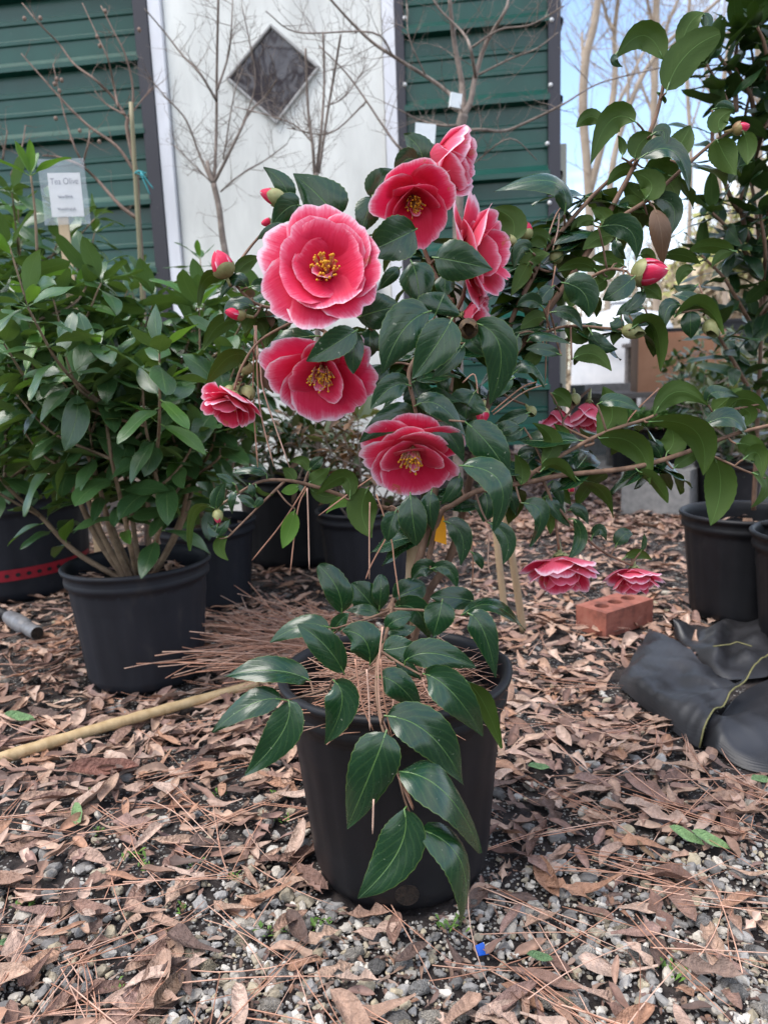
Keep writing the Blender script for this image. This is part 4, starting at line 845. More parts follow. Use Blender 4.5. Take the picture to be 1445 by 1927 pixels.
def shrub(root, stems, kinds, spacing, Lr, cap=290, rr=None, barkm=None, pairs=True, top_only=.15, upness=.5, spread=1.0, clip=None, seg=6):
    """stems: list of [(x,y,z,r),...] relative to the root; leaves in opposite pairs along them"""
    rr = rr or random.Random(1); cand = []
    for si, st in enumerate(stems):
        s = spline(st, 8); V, F = tube([p[:3] for p in s], [max(.0012, p[3]) for p in s], seg); obj('stem', mesh('stem', V, F, barkm), root)
        ln = 0.0; acc = spacing*rr.random(); an = rr.random()*6.28; tot = sum((Vector(s[i][:3])-Vector(s[i-1][:3])).length for i in range(1, len(s)))
        for i in range(1, len(s)):
            a, b = Vector(s[i-1][:3]), Vector(s[i][:3]); l = (b-a).length; t = (b-a).normalized(); ln += l; acc += l
            while acc > spacing:
                acc -= spacing*rr.uniform(.8, 1.2)
                if ln/tot < top_only: continue
                an += math.pi/2+rr.gauss(0, .3); o = t.orthogonal().normalized(); bq = t.cross(o)
                for q in ((0, math.pi) if pairs else (rr.random()*3,)):
                    rd = o*math.cos(an+q)+bq*math.sin(an+q); d = (rd*spread+t*upness+Vector((0, 0, rr.gauss(0, .2)))).normalized()
                    cand.append((b.copy(), d, (Vector((0, 0, 1))+t*.3+Vector((rr.gauss(0, .25), rr.gauss(0, .25), 0))), rr.uniform(*Lr), rr.gauss(0, .25)))
        t = (Vector(s[-1][:3])-Vector(s[-2][:3])).normalized(); o = t.orthogonal()
        for q in range(4):
            a = q*1.57+an; cand.append((Vector(s[-1][:3]), (o*math.cos(a)+t.cross(o)*math.sin(a)+t*1.2).normalized(), t*-.3+Vector((0, 0, 1)), rr.uniform(*Lr)*.8, 0.0))
    if clip: cand = [c for c in cand if clip(c[0]+root.location)]
    cand.sort(key=lambda c: (c[0]+root.location).y)
    Bv, Bf, Bu, nb = [], [], [], 0; ks = []
    for i, (p, d, up, L, ro) in enumerate(cand):
        kd = rr.choices([k for k, _ in kinds], [w_ for _, w_ in kinds])[0]; me = rr.choice(VAR[kd]); m = leaf_mat(p, d, up, L, ro)
        if i < cap:
            o = obj('leaf', me, root); o.matrix_basis = m
        else: ks.append((me, m))
    if ks:
        bag = {}
        for me, m in ks:
            V = np.empty(len(me.vertices)*3, np.float32); me.vertices.foreach_get('co', V); V = V.reshape(-1, 3); mm = np.array(m); key = me.materials[0].name
            B = bag.setdefault(key, [[], [], [], 0, me.materials[0]])
            B[0].append(V @ mm[:3, :3].T+mm[:3, 3]); B[1].extend([tuple(q+B[3] for q in f.vertices) for f in me.polygons])
            u = np.zeros((len(V), 2), np.float32)
            for lp, uvd in zip(me.loops, me.uv_layers[0].data): u[lp.vertex_index] = uvd.uv
            B[2].append(u); B[3] += len(V)
        for key, B in bag.items(): tag(obj('inner_leaves', mesh('inner_leaves', np.concatenate(B[0]), B[1], B[4], uv=np.concatenate(B[2])), root), kind='stuff')
    return cand
def bush_stems(n, h, spread, r0, rr, base_r=.03, twig=3, lean=(0, 0), jmin=1):
    out = []
    for i in range(n):
        a = 2*math.pi*(i+rr.random()*.6)/n; k = spread*rr.uniform(.25, 1.0); hh = h*rr.uniform(.62, 1.0)*(1.05-.35*k/spread)
        b = Vector((base_r*math.cos(a), base_r*math.sin(a), 0)); tip = Vector((k*math.cos(a)+lean[0], k*math.sin(a)+lean[1], hh)); pts = []
        for j in range(6):
            u = j/5; p = b.lerp(tip, u); p += Vector((math.cos(a), math.sin(a), 0))*k*.35*math.sin(u*math.pi)*(1-u)+Vector((rr.gauss(0, .012), rr.gauss(0, .012), 0))*u; pts.append((p.x, p.y, p.z, r0*(1-u*.75)))
        out.append(pts)
        for q in range(twig):
            j = rr.randrange(jmin, 5); p = Vector(pts[j][:3]); an = rr.random()*6.28; l = h*rr.uniform(.16, .34); e = p+Vector((math.cos(an)*l*.75, math.sin(an)*l*.75, l*rr.uniform(.4, .9))); m = p.lerp(e, .5)+Vector((math.cos(an)*.02, math.sin(an)*.02, -.01))
            out.append([(*p, r0*.5), (*m, r0*.4), (*e, r0*.22)])
    return out
def plant_in(p, zoff, name, label, cat, group=None):
    l = p.location; return thing(name, label, cat, (l.x, l.y, l.z+zoff), group)
def bump_base(root, r, h, barkm, rr):
    V, F = tube([(0, 0, -.03), (0, 0, 0), (.004, 0, h*.5), (.006, .004, h)], [r*1.5, r*1.25, r, r*.7], 10); obj('root_crown', mesh('root_crown', V, F, barkm), root)
rs = random.Random(33)
# dense tea olive on the left
s1 = plant_in(potA, .195, 'tea_olive_shrub', 'dense tea olive shrub growing from the mulched pot', 'shrub', 'tea olive shrubs')
bump_base(s1, .018, .05, M['olivebark'], rs)
shrub(s1, bush_stems(13, .72, .30, .0065, rs, .02, 6, (-.05, 0), 2), [('olive', .88), ('fresh', .12)], .031, (.068, .105), 300, rs, M['olivebark'], top_only=.30, upness=.12)
s2 = plant_in(potB, .185, 'tea_olive_shrub', 'thinner tea olive shrub in the smaller pot before the white door', 'shrub', 'tea olive shrubs')
bump_base(s2, .014, .04, M['olivebark'], rs)
shrub(s2, bush_stems(7, .88, .20, .0055, rs, .015, 4), [('olive', .88), ('fresh', .12)], .038, (.06, .095), 290, rs, M['olivebark'], top_only=.15, upness=.12)
s3 = plant_in(potC, .24, 'tea_olive_shrub', 'tall tea olive shrub in the large red-banded pot', 'shrub', 'tea olive shrubs')
bump_base(s3, .024, .05, M['olivebark'], rs)
shrub(s3, bush_stems(13, .98, .38, .007, rs, .03, 5, (.08, 0)), [('olive', .85), ('fresh', .15)], .036, (.075, .115), 290, rs, M['olivebark'], top_only=.1, upness=.12)
# bright shoot tip that stands up at the far left
tipb = P(58, 330, 1.5)-s1.location
st = [(*(P(70, 480, 1.5)-s1.location), .003), (*(P(66, 400, 1.5)-s1.location), .0025), (*tipb, .002)]
sp_ = spline(st, 5); V, F = tube([p[:3] for p in sp_], [p[3] for p in sp_], 6); obj('stem', mesh('stem', V, F, M['olivebark']), s1)
for dx, dy, dz, L in ((-.8, -.2, .35, .085), (.85, -.2, .3, .088), (-.15, -.5, .9, .06), (.2, -.3, 1, .06), (.1, .5, .9, .055)):
    o = obj('leaf', VAR['fresh'][rs.randrange(5)], s1); o.matrix_basis = leaf_mat(tipb, (dx, dy, dz), (0, 0, 1), L)
# half-dead shrub behind
s4 = plant_in(potE, .18, 'withered_shrub', 'half-dead shrub with hanging brown leaves behind the pink flowers', 'shrub')
shrub(s4, bush_stems(8, .42, .20, .004, rs, .02, 4), [('dead', .6), ('drab', .4)], .05, (.05, .085), 220, rs, M['twigbark'], top_only=.3)
s5 = plant_in(potD, .23, 'leafy_shrub', 'low dark shrub in the big matt black pot', 'shrub')
shrub(s5, bush_stems(8, .34, .26, .005, rs, .02, 4), [('right', .6), ('dead', .25), ('drab', .15)], .042, (.05, .08), 200, rs, M['twigbark'], top_only=.2)
# tall dark shrub at right
s6 = plant_in(potF, .19, 'tall_shrub', 'tall dark-leaved camellia shrub in the pot behind the fabric', 'shrub')
bump_base(s6, .014, .04, M['bark'], rs)
def rel(root, px, py, Y, r): p = P(px, py, Y)-root.location; return (p.x, p.y, p.z, r)
st = []
for ln in ([(1418, 960, 1.72), (1425, 800, 1.72), (1432, 600, 1.7), (1425, 420, 1.68), (1400, 250, 1.66), (1418, 140, 1.64), (1408, 60, 1.62)], [(1430, 600, 1.7), (1470, 420, 1.7), (1480, 200, 1.68), (1470, 40, 1.66)], [(1425, 420, 1.68), (1385, 390, 1.62), (1360, 330, 1.58), (1340, 250, 1.56), (1370, 200, 1.55), (1330, 120, 1.55)], [(1430, 520, 1.7), (1400, 470, 1.62), (1370, 430, 1.58), (1340, 400, 1.55)], [(1420, 300, 1.68), (1450, 180, 1.6), (1440, 90, 1.56), (1425, 50, 1.55)], [(1430, 640, 1.72), (1385, 560, 1.62), (1360, 520, 1.6), (1320, 480, 1.6)], [(1425, 760, 1.72), (1380, 680, 1.66), (1345, 620, 1.62)], [(1400, 250, 1.66), (1440, 240, 1.58), (1470, 200, 1.55)], [(1385, 210, 1.6), (1380, 150, 1.6), (1350, 100, 1.58)], [(1432, 600, 1.7), (1460, 560, 1.62), (1490, 520, 1.6)], [(1440, 420, 1.66), (1465, 350, 1.6), (1480, 300, 1.58)], [(1420, 300, 1.68), (1415, 190, 1.62), (1385, 130, 1.6), (1390, 60, 1.6)], [(1450, 250, 1.66), (1445, 150, 1.62), (1455, 60, 1.6), (1450, -20, 1.6)], [(1425, 500, 1.68), (1395, 400, 1.62), (1400, 340, 1.6)], [(1430, 560, 1.68), (1440, 480, 1.6), (1430, 400, 1.58)]):
    n = len(ln); st.append([rel(s6, x, y, Y, .0055*(1-.7*i/n)) for i, (x, y, Y) in enumerate(ln)])
shrub(s6, st, [('right', 1)], .031, (.065, .105), 300, rs, M['bark'], pairs=True, top_only=.12, upness=.35)
s7 = plant_in(potG, .2, 'small_shrub', 'small shrub in the pot standing on the fabric', 'shrub')
shrub(s7, bush_stems(5, .35, .12, .004, rs, .012, 2), [('right', 1)], .045, (.05, .08), 80, rs, M['bark'], top_only=.2)
# mixed shrubs between the right pots and the benches
for (px, py, h, sp_, lab, kinds) in ((1395, 975, .62, .30, 'grey-green shrub growing behind the tall dark shrub', [('drab', .7), ('right', .3)]), (1345, 900, .55, .30, 'bushy mid-green shrub in front of the nursery bench', [('right', .5), ('olive', .5)]), (1470, 930, .75, .34, 'dark rounded shrub farthest right behind the pots', [('right', .7), ('drab', .3)])):
    g = G(px, py); p_ = pot((g.x, g.y+.12, 0), .125, .105, .22, 'black pot under the '+lab, M['pot'], flutes=16, group=NG, seg=40)
    s = plant_in(p_, .17, 'leafy_shrub', lab, 'shrub'); shrub(s, bush_stems(9, h, sp_, .005, rs, .02, 4), kinds, .045, (.05, .085), 150, rs, M['twigbark'], top_only=.1)
# feathery junipers in black pots before the bench
jm = noisemat('juniper_green', [(.3, (.05, .13, .02)), (.7, (.14, .28, .05))], 12, .7, bs=0)
for px in (1195, 1255, 1310):
    g = P(px, 770, 4.1); p_ = pot((g.x, 4.1, 0), .13, .11, .25, 'black pot holding a low feathery juniper before the bench', M['pot'], flutes=12, group='juniper pots', seg=40)
    t = plant_in(p_, .2, 'juniper', 'low feathery bright green juniper in a black pot', 'shrub', 'low junipers'); V, F = [], []
    for i in range(420):
        a = rs.random()*6.28; r = .20*math.sqrt(rs.random()); z = .06+.10*rs.random()*(1-r/.3)+.02; p = Vector((r*math.cos(a), r*math.sin(a), z)); d = Vector((math.cos(a), math.sin(a), rs.uniform(.2, 1.2))).normalized()
        for q in range(5):
            e = (d+Vector((rs.gauss(0, .5), rs.gauss(0, .5), rs.gauss(0, .4)))).normalized()*rs.uniform(.02, .05); b = e.orthogonal()*.16; n0 = len(V); V += [p, p+e*.6+b, p+e, p+e*.6-b]; F.append((n0, n0+1, n0+2, n0+3))
    tag(obj('foliage', mesh('foliage', V, F, jm), t), kind='stuff'); V, F = [], []
    for i in range(9):
        a = i*.7; tube([(0, 0, -.01), (.06*math.cos(a), .06*math.sin(a), .05), (.16*math.cos(a), .16*math.sin(a), .10)], [.005, .004, .002], 5, V, F)
    obj('branches', mesh('branches', V, F, M['bark']), t)

# ------------------------------------------------------------------ bare saplings before the shed
SG = 'bare saplings before the shed'
def R2(l, r0, r1): n = len(l)-1; return [(x, y, r0+(r1-r0)*i/n) for i, (x, y) in enumerate(l)]
t1 = px_tree('crape_myrtle', 'bare crape myrtle with round seed pods tied to a cane', 'sapling', SG, 2.5, [R2([(276, 1000), (272, 640), (265, 480), (260, 400), (257, 330), (249, 290), (239, 240), (241, 220)], 5.5, 3.2), R2([(239, 222), (215, 185), (180, 150), (140, 120), (110, 80), (75, 45), (42, 5)], 2.6, .9), R2([(243, 218), (250, 190), (248, 150), (235, 100), (215, 60), (190, 10)], 2.6, .9), R2([(222, 200), (215, 165), (203, 110), (185, 70), (155, 5)], 2, .8), R2([(257, 410), (225, 385), (180, 335), (150, 310), (110, 295), (80, 292)], 3.6, 1.2), R2([(255, 325), (220, 275), (165, 235), (115, 185), (75, 140), (40, 100)], 3, .9), R2([(160, 312), (140, 275), (120, 210), (100, 120)], 2, .8), R2([(155, 310), (167, 265), (168, 240)], 2, .9), R2([(245, 215), (285, 165)], 1.6, .8), R2([(235, 215), (200, 195), (178, 170)], 2, .8), R2([(20, 330), (40, 280), (48, 235)], 1.6, .8), R2([(5, 300), (14, 245)], 1.8, 1)], M['myrtle'], 5, .09, .0011, sub=1)
V0, F0 = lathe([(0, 1), (.5, .85), (.9, .3), (.9, -.3), (.5, -.85), (0, -1)], 10); pods = mesh('seed_pod', [(x*.0065, y*.0065, z*.007) for x, y, z in V0], F0, M['myrtle'])
for px, py in ((46, 34), (76, 33), (103, 157), (107, 148), (112, 170), (116, 150), (183, 68), (188, 85), (198, 20), (262, 55), (150, 245), (135, 262), (105, 222), (187, 266)):
    obj('seed_pod', pods, t1, P(px, py, 2.48)-t1.location)
g = P(292, 1000, 2.48); cane(Vector((g.x, g.y, -.02)), P(246, 188, 2.47), .0075, .0065, 'upright weathered bamboo stake tied to the crape myrtle', knots=(.2, .4, .6, .8), mt='oldbamboo')
tie = thing('plastic_tie', 'blue-green plastic tie around the bamboo stake', 'tie', P(264, 325, 2.46)); tm = noisemat('blue_tie', [(.3, (.03, .30, .34)), (.7, (.06, .42, .45))], 50, .4, bs=0)
V, F = tube([(.016*math.cos(a), .016*math.sin(a), .002*math.sin(3*a)) for a in np.linspace(0, 6.28, 16)], .0022, 6); obj('loop', mesh('loop', V, F, tm), tie)
for e in ((282, 365), (289, 355)):
    q = P(*e, 2.44)-tie.location; V, F = tube(spline([(0.006, -.016, 0, 0), (q.x*.4, q.y*.6-.01, q.z*.3, 0), (*q, 0)], 5), .0016, 5); obj('tail', mesh('tail', V, F, tm), tie)
px_tree('bare_sapling', 'bare fork-topped sapling standing in front of the white door', 'sapling', SG, 2.55, [R2([(475, 1010), (450, 620), (425, 480), (418, 440), (412, 390), (402, 345)], 6.5, 5), R2([(402, 345), (393, 318), (390, 304)], 4.5, 3), R2([(403, 345), (407, 250), (408, 130), (411, -10)], 3, 2), R2([(402, 345), (425, 300), (452, 245), (470, 210), (500, 180), (520, 150)], 3, 1.2), R2([(397, 340), (375, 290), (350, 225), (310, 180), (285, 150)], 2.2, 1), R2([(408, 190), (375, 135), (345, 105), (310, 60), (272, 15)], 2.4, 1), R2([(408, 170), (428, 110), (435, 60), (438, -5)], 2.2, 1), R2([(415, 360), (450, 330), (500, 300), (540, 270)], 1.6, .9), R2([(400, 345), (365, 310), (330, 275)], 1.4, .9), R2([(452, 245), (480, 160), (470, 80), (455, 10)], 1.6, .9), R2([(420, 300), (440, 180), (460, 120)], 1.4, .8)], M['twigbark'], 10, .13, .0013, sub=2)
px_tree('bare_sapling', 'bare sapling of upright cut stems beside the diamond window', 'sapling', SG, 2.4, [R2([(600, 1010), (597, 500), (594, 325)], 6, 5), R2([(592, 330), (588, 270), (580, 210), (575, 90)], 3, 2), R2([(595, 325), (605, 240), (610, 150), (608, 60)], 2.6, 1.8), R2([(600, 325), (615, 220), (632, 120), (641, 65)], 2.6, 1.8), R2([(590, 270), (555, 235), (500, 215), (440, 200)], 1.5, .8), R2([(612, 200), (650, 180), (690, 120)], 1.2, .7)], M['twigbark'], 12, .14, .0012, sub=2)
t4 = px_tree('bare_sapling', 'largest bare grey sapling with spreading limbs before the green siding', 'sapling', SG, 2.4, [R2([(862, 1010), (862, 390), (866, 250), (872, 215)], 10, 8.5), R2([(870, 222), (870, 190), (868, 150), (855, 80), (845, -10)], 7, 3.5), R2([(872, 215), (885, 190), (895, 140), (915, 80), (950, 20), (958, -10)], 6, 2), R2([(862, 190), (820, 155), (740, 105), (700, 78), (660, 40), (615, -10)], 3.6, 1.8), R2([(895, 145), (885, 90), (870, 60), (830, 20), (810, -10)], 3, 1.5), R2([(875, 245), (905, 243), (950, 245), (1000, 225), (1060, 195), (1130, 155), (1250, 125)], 3.2, 1), R2([(865, 235), (830, 235), (790, 225), (750, 205)], 2.4, 1), R2([(862, 320), (800, 295), (755, 280), (720, 235), (690, 190), (650, 135), (600, 85)], 2.8, 1.2), R2([(885, 90), (940, 55), (1000, 45), (1060, 10)], 2, 1), R2([(900, 140), (960, 110), (1010, 90), (1050, 60)], 2, 1), R2([(862, 330), (900, 300), (960, 260), (1010, 300)], 1.8, .8), R2([(740, 105), (700, 60), (560, 60), (500, 20)], 1.8, .9), R2([(690, 190), (620, 250), (540, 240)], 1.5, .8), R2([(800, 140), (770, 70), (765, 5)], 1.4, .8)], M['twigbark'], 8, .15, .0013, sub=2)
wl = noisemat('white_tag_plastic', [(.3, (.70, .74, .76)), (.7, (.80, .83, .84))], 40, .35, bs=0)
def tagcard(loc, w_, h_, label, rot=(0, 0, 0), d=.0015, name='plant_tag'):
    V, F = boxVF(-w_/2, w_/2, -d/2, d/2, -h_/2, h_/2); me = mesh(name, V, F, wl, smooth=False); o = obj(name, me, loc=loc); o.rotation_euler = rot; return tag(o, label, 'tag')
tagcard(P(857, 189, 2.37), .034, .040, 'white plastic label wrapped on the grey sapling trunk', (0, .15, .2), d=.012)
tagcard(P(800, 250, 2.38), .062, .055, 'clear whitish plastic label hanging left of the grey trunk', (0, .1, .1))
for px, py, Y, a in ((312, 667, 1.62, .5), (335, 893, 1.55, -.7)):
    tagcard(P(px, py, Y), .022, .028, 'small white plastic label stuck among the thinner tea olive leaves', (.3, a, .4))['group'] = 'small white labels in the tea olive'
# sleeve with the price card
sl_ = P(122, 362, 1.75)
card = thing('plant_tag', 'clear plastic sleeve with a handwritten white card on a wooden stake', 'tag', sl_, rz=R(4))
gm = newmat('clear_sleeve')[0]; gb = gm.node_tree.nodes['Principled BSDF']; setc(gb, (.66, .72, .78), .12, .6); gb.inputs['Alpha'].default_value = .30; bump(gm.node_tree, gb, tnoise(gm.node_tree, 22, 3), .6, .01)
V, F = [], []
for j in range(7):
    for i in range(6): V.append((-.05+.02*i, -.004+.003*math.sin(i*1.3+j*.9), -.068+.1375*j/6))
F = [(j*6+i, j*6+i+1, j*6+i+7, j*6+i+6) for j in range(6) for i in range(5)]; 
paper = noisemat('card_paper', [(.3, (.74, .70, .68)), (.7, (.80, .76, .74))], 20, .9, bs=0)
V2, F2 = boxVF(-.034, .036, .002, .003, -.05, .042); pc = obj('card', mesh('card', V2, F2, paper, smooth=False), card)
sleeve = obj('sleeve', mesh('sleeve', V, F, gm), card)
ink = noisemat('ink', [(.3, (.16, .14, .16)), (.7, (.24, .22, .24))], 50, .8, bs=0)
def text(body, size, x, z, parent, y):
    cu = bpy.data.curves.new('writing', 'FONT'); cu.body = body; cu.size = size; cu.align_x = 'CENTER'; to = bpy.data.objects.new('writing_tmp', cu); C.objects.link(to)
    dg = bpy.context.evaluated_depsgraph_get(); me = bpy.data.meshes.new_from_object(to.evaluated_get(dg)); bpy.data.objects.remove(to); me.materials.clear(); me.materials.append(ink); me.name = 'writing'
    o = obj('writing', me, parent, (x, y, z)); o.rotation_euler = (R(90), 0, 0); o.scale = (1, 1.25, 1); return o
text('Tea Olive', .0155, .001, .018, pc, .0014)
for zc, xw, sd_ in ((-.008, .016, 3), (-.034, .020, 8)):          # two more lines of faded, unreadable handwriting
    q = random.Random(sd_); pts = [(-xw+2*xw*i/26, .0012, zc+.0045*math.sin(i*1.9+q.random())*q.uniform(.5, 1)) for i in range(27)]; V, F = tube(pts, .0006, 4); obj('writing', mesh('writing', V, F, ink), pc)
V, F = boxVF(-.011, .011, .004, .010, -.95, -.045); obj('wooden_stake', mesh('wooden_stake', [(x-.012, y, max(z, -sl_.z-.01)) for x, y, z in V], F, M['wood'], smooth=False), card)

# ------------------------------------------------------------------ the flowering camellia
cam_root = thing('camellia_plant', 'flowering camellia with white-edged pink blooms and glossy dark leaves', 'camellia', (PC.x, PC.y, .20))
CO = cam_root.location.copy(); rc = random.Random(77)
# main branches: (px, py, Y, radius px)
BR = [
 [(748, 1285, .86, 10), (762, 1180, .865, 9), (778, 1090, .87, 8.5), (800, 1010, .875, 8), (828, 870, .875, 7.5), (845, 740, .875, 7), (852, 640, .87, 6), (850, 560, .87, 5)],
 [(757, 1280, .875, 10), (800, 1130, .89, 8.5), (848, 1045, .90, 8), (885, 900, .91, 7.5), (915, 770, .915, 7), (965, 671, .92, 7), (1024, 592, .92, 6.5), (1112, 465, .92, 6), (1134, 422, .92, 5.5), (1162, 370, .92, 5), (1192, 314, .92, 4.5), (1222, 249, .92, 4), (1237, 209, .92, 3.8), (1252, 140, .92, 3.5), (1257, 105, .92, 3)],
 [(800, 1080, .875, 6), (827, 972, .86, 6), (852, 950, .855, 6), (906, 922, .85, 6), (1000, 906, .845, 5.5), (1059, 894, .84, 5.5), (1194, 879, .84, 5.5), (1302, 847, .84, 4.5), (1381, 817, .84, 4), (1460, 797, .84, 3.5)],
 [(990, 908, .845, 5), (1010, 885, .845, 4.5), (1124, 820, .84, 4), (1211, 790, .84, 3.5), (1236, 779, .84, 3)],
 [(1075, 515, .92, 4), (1085, 534, .91, 3), (1142, 507, .89, 3), (1180, 510, .88, 3)],
 [(1134, 430, .92, 4.5), (1180, 400, .91, 4), (1219, 375, .91, 4), (1269, 331, .91, 3.5), (1302, 301, .91, 3.5), (1349, 262, .91, 3), (1384, 242, .91, 2.5)],
 [(935, 730, .915, 5), (962, 604, .93, 5), (1007, 512, .93, 4.5), (1025, 472, .93, 4), (1104, 380, .93, 4), (1150, 335, .93, 3.5), (1192, 299, .93, 3)],
 [(985, 645, .92, 4), (1020, 627, .90, 3), (1074, 613, .89, 3), (1170, 619, .88, 3), (1200, 608, .88, 2.5), (1270, 590, .87, 2.5), (1330, 580, .87, 2)],
 [(848, 690, .87, 5), (815, 640, .82, 4.5), (790, 662, .79, 4), (769, 702, .775, 4), (779, 759, .77, 4), (787, 800, .77, 3.5)],
 [(838, 780, .87, 5), (770, 700, .85, 5), (700, 620, .82, 4.5), (650, 560, .80, 4)],
 [(850, 570, .87, 5), (815, 510, .88, 4.5), (790, 440, .89, 4), (785, 370, .90, 4), (805, 325, .90, 3.5)],
 [(740, 660, .84, 4.5), (640, 640, .84, 4), (560, 590, .84, 3.5), (480, 570, .84, 3), (430, 520, .83, 3)],
 [(800, 1015, .875, 5), (750, 965, .87, 5), (680, 945, .86, 4.5), (585, 913, .85, 4), (525, 903, .85, 3.5), (480, 910, .85, 3), (415, 950, .84, 2.5)],
 [(535, 906, .85, 3), (505, 935, .84, 2.5), (475, 965, .84, 2.2), (430, 1010, .83, 2)],
 [(850, 600, .87, 4), (870, 560, .87, 4), (880, 500, .87, 3.5), (868, 478, .87, 3.5)],
 [(1020, 900, .845, 3.5), (1040, 950, .85, 3.2), (1052, 1034, .855, 2.8)],
 [(1040, 940, .85, 3), (1075, 985, .85, 2.5), (1130, 1035, .86, 2.8), (1188, 1064, .86, 2.4)],
 [(560, 600, .84, 3), (490, 640, .82, 2.5), (455, 690, .81, 2.5), (440, 735, .81, 2.5)],
 [(770, 1200, .865, 5), (752, 1150, .85, 4.5), (740, 1128, .84, 4), (734, 1165, .80, 4), (722, 1210, .76, 4), (710, 1250, .725, 3.8), (708, 1300, .695, 3.6), (714, 1345, .675, 3.4), (724, 1385, .66, 3.2), (749, 1457, .635, 3), (763, 1510, .625, 2.6), (781, 1553, .618, 2.2)],
 [(735, 1148, .815, 3), (690, 1165, .80, 2.5), (640, 1180, .785, 2)],
 [(735, 1146, .82, 3), (800, 1149, .81, 2.8), (880, 1160, .80, 2.2)],
 [(711, 1252, .725, 3), (660, 1278, .71, 2.8), (600, 1302, .695, 2.5), (540, 1318, .685, 2)],
 [(716, 1225, .745, 3), (755, 1250, .73, 2.8), (795, 1272, .715, 2.2)],
 [(1100, 840, .84, 3.5), (1115, 830, .845, 3), (1060, 800, .90, 2.5), (1075, 770, .93, 2.2)],
 [(1302, 847, .84, 3), (1345, 860, .83, 2.5), (1400, 885, .825, 2.2), (1440, 900, .825, 2)],
 [(1302, 847, .84, 3), (1330, 800, .85, 2.5), (1365, 775, .85, 2.2), (1430, 760, .85, 2)],
]
SAMP = []; TW = {}
for bi, ln in enumerate(BR):
    s = spline([(*P(x, y, Y), r*Y/FPX*.92) for x, y, Y, r in ln], 6)
    TW[bi] = (s, [], []); tube([Vector(p[:3])-CO for p in s], [p[3] for p in s], 8, TW[bi][1], TW[bi][2])
    SAMP += [(Vector(p[:3]), bi, p[3]) for p in s]
def attach(p, r=.0013, maxd=1e9):      # twig from the nearest branch to p
    q = min(SAMP, key=lambda c: (c[0]-p).length); d = (p-q[0]).length
    if d < .004: return q[0]
    m = q[0].lerp(p, .5)+Vector((0, 0, -.08*d if p.z < q[0].z else .06*d)); s = spline([q[0], m, p], 4)
    tube([Vector(c)-CO for c in s], [max(r, min(q[2]*.7, r*1.4))-(max(r, min(q[2]*.7, r*1.4))-r)*i/(len(s)-1) for i in range(len(s))], 5, TW[q[1]][1], TW[q[1]][2]); return q[0]
TILE = {'A': (360, 300, 4.014), 'B': (640, 240, 4.014), 'C': (640, 540, 4.014), 'D': (360, 560, 4.014), 'E': (640, 840, 4.014), 'I': (900, 380, 4.014), 'J': (900, 700, 4.014), 'K': (1085, 0, 4.014), 'L': (1085, 340, 4.014), 'M': (1085, 680, 4.014), 'F': (390, 1040, 4.014), 'G': (660, 1040, 4.014), 'H': (560, 1320, 3.44), 'N': (320, 860, 4.014), 'S': (945, 0, 2.89)}
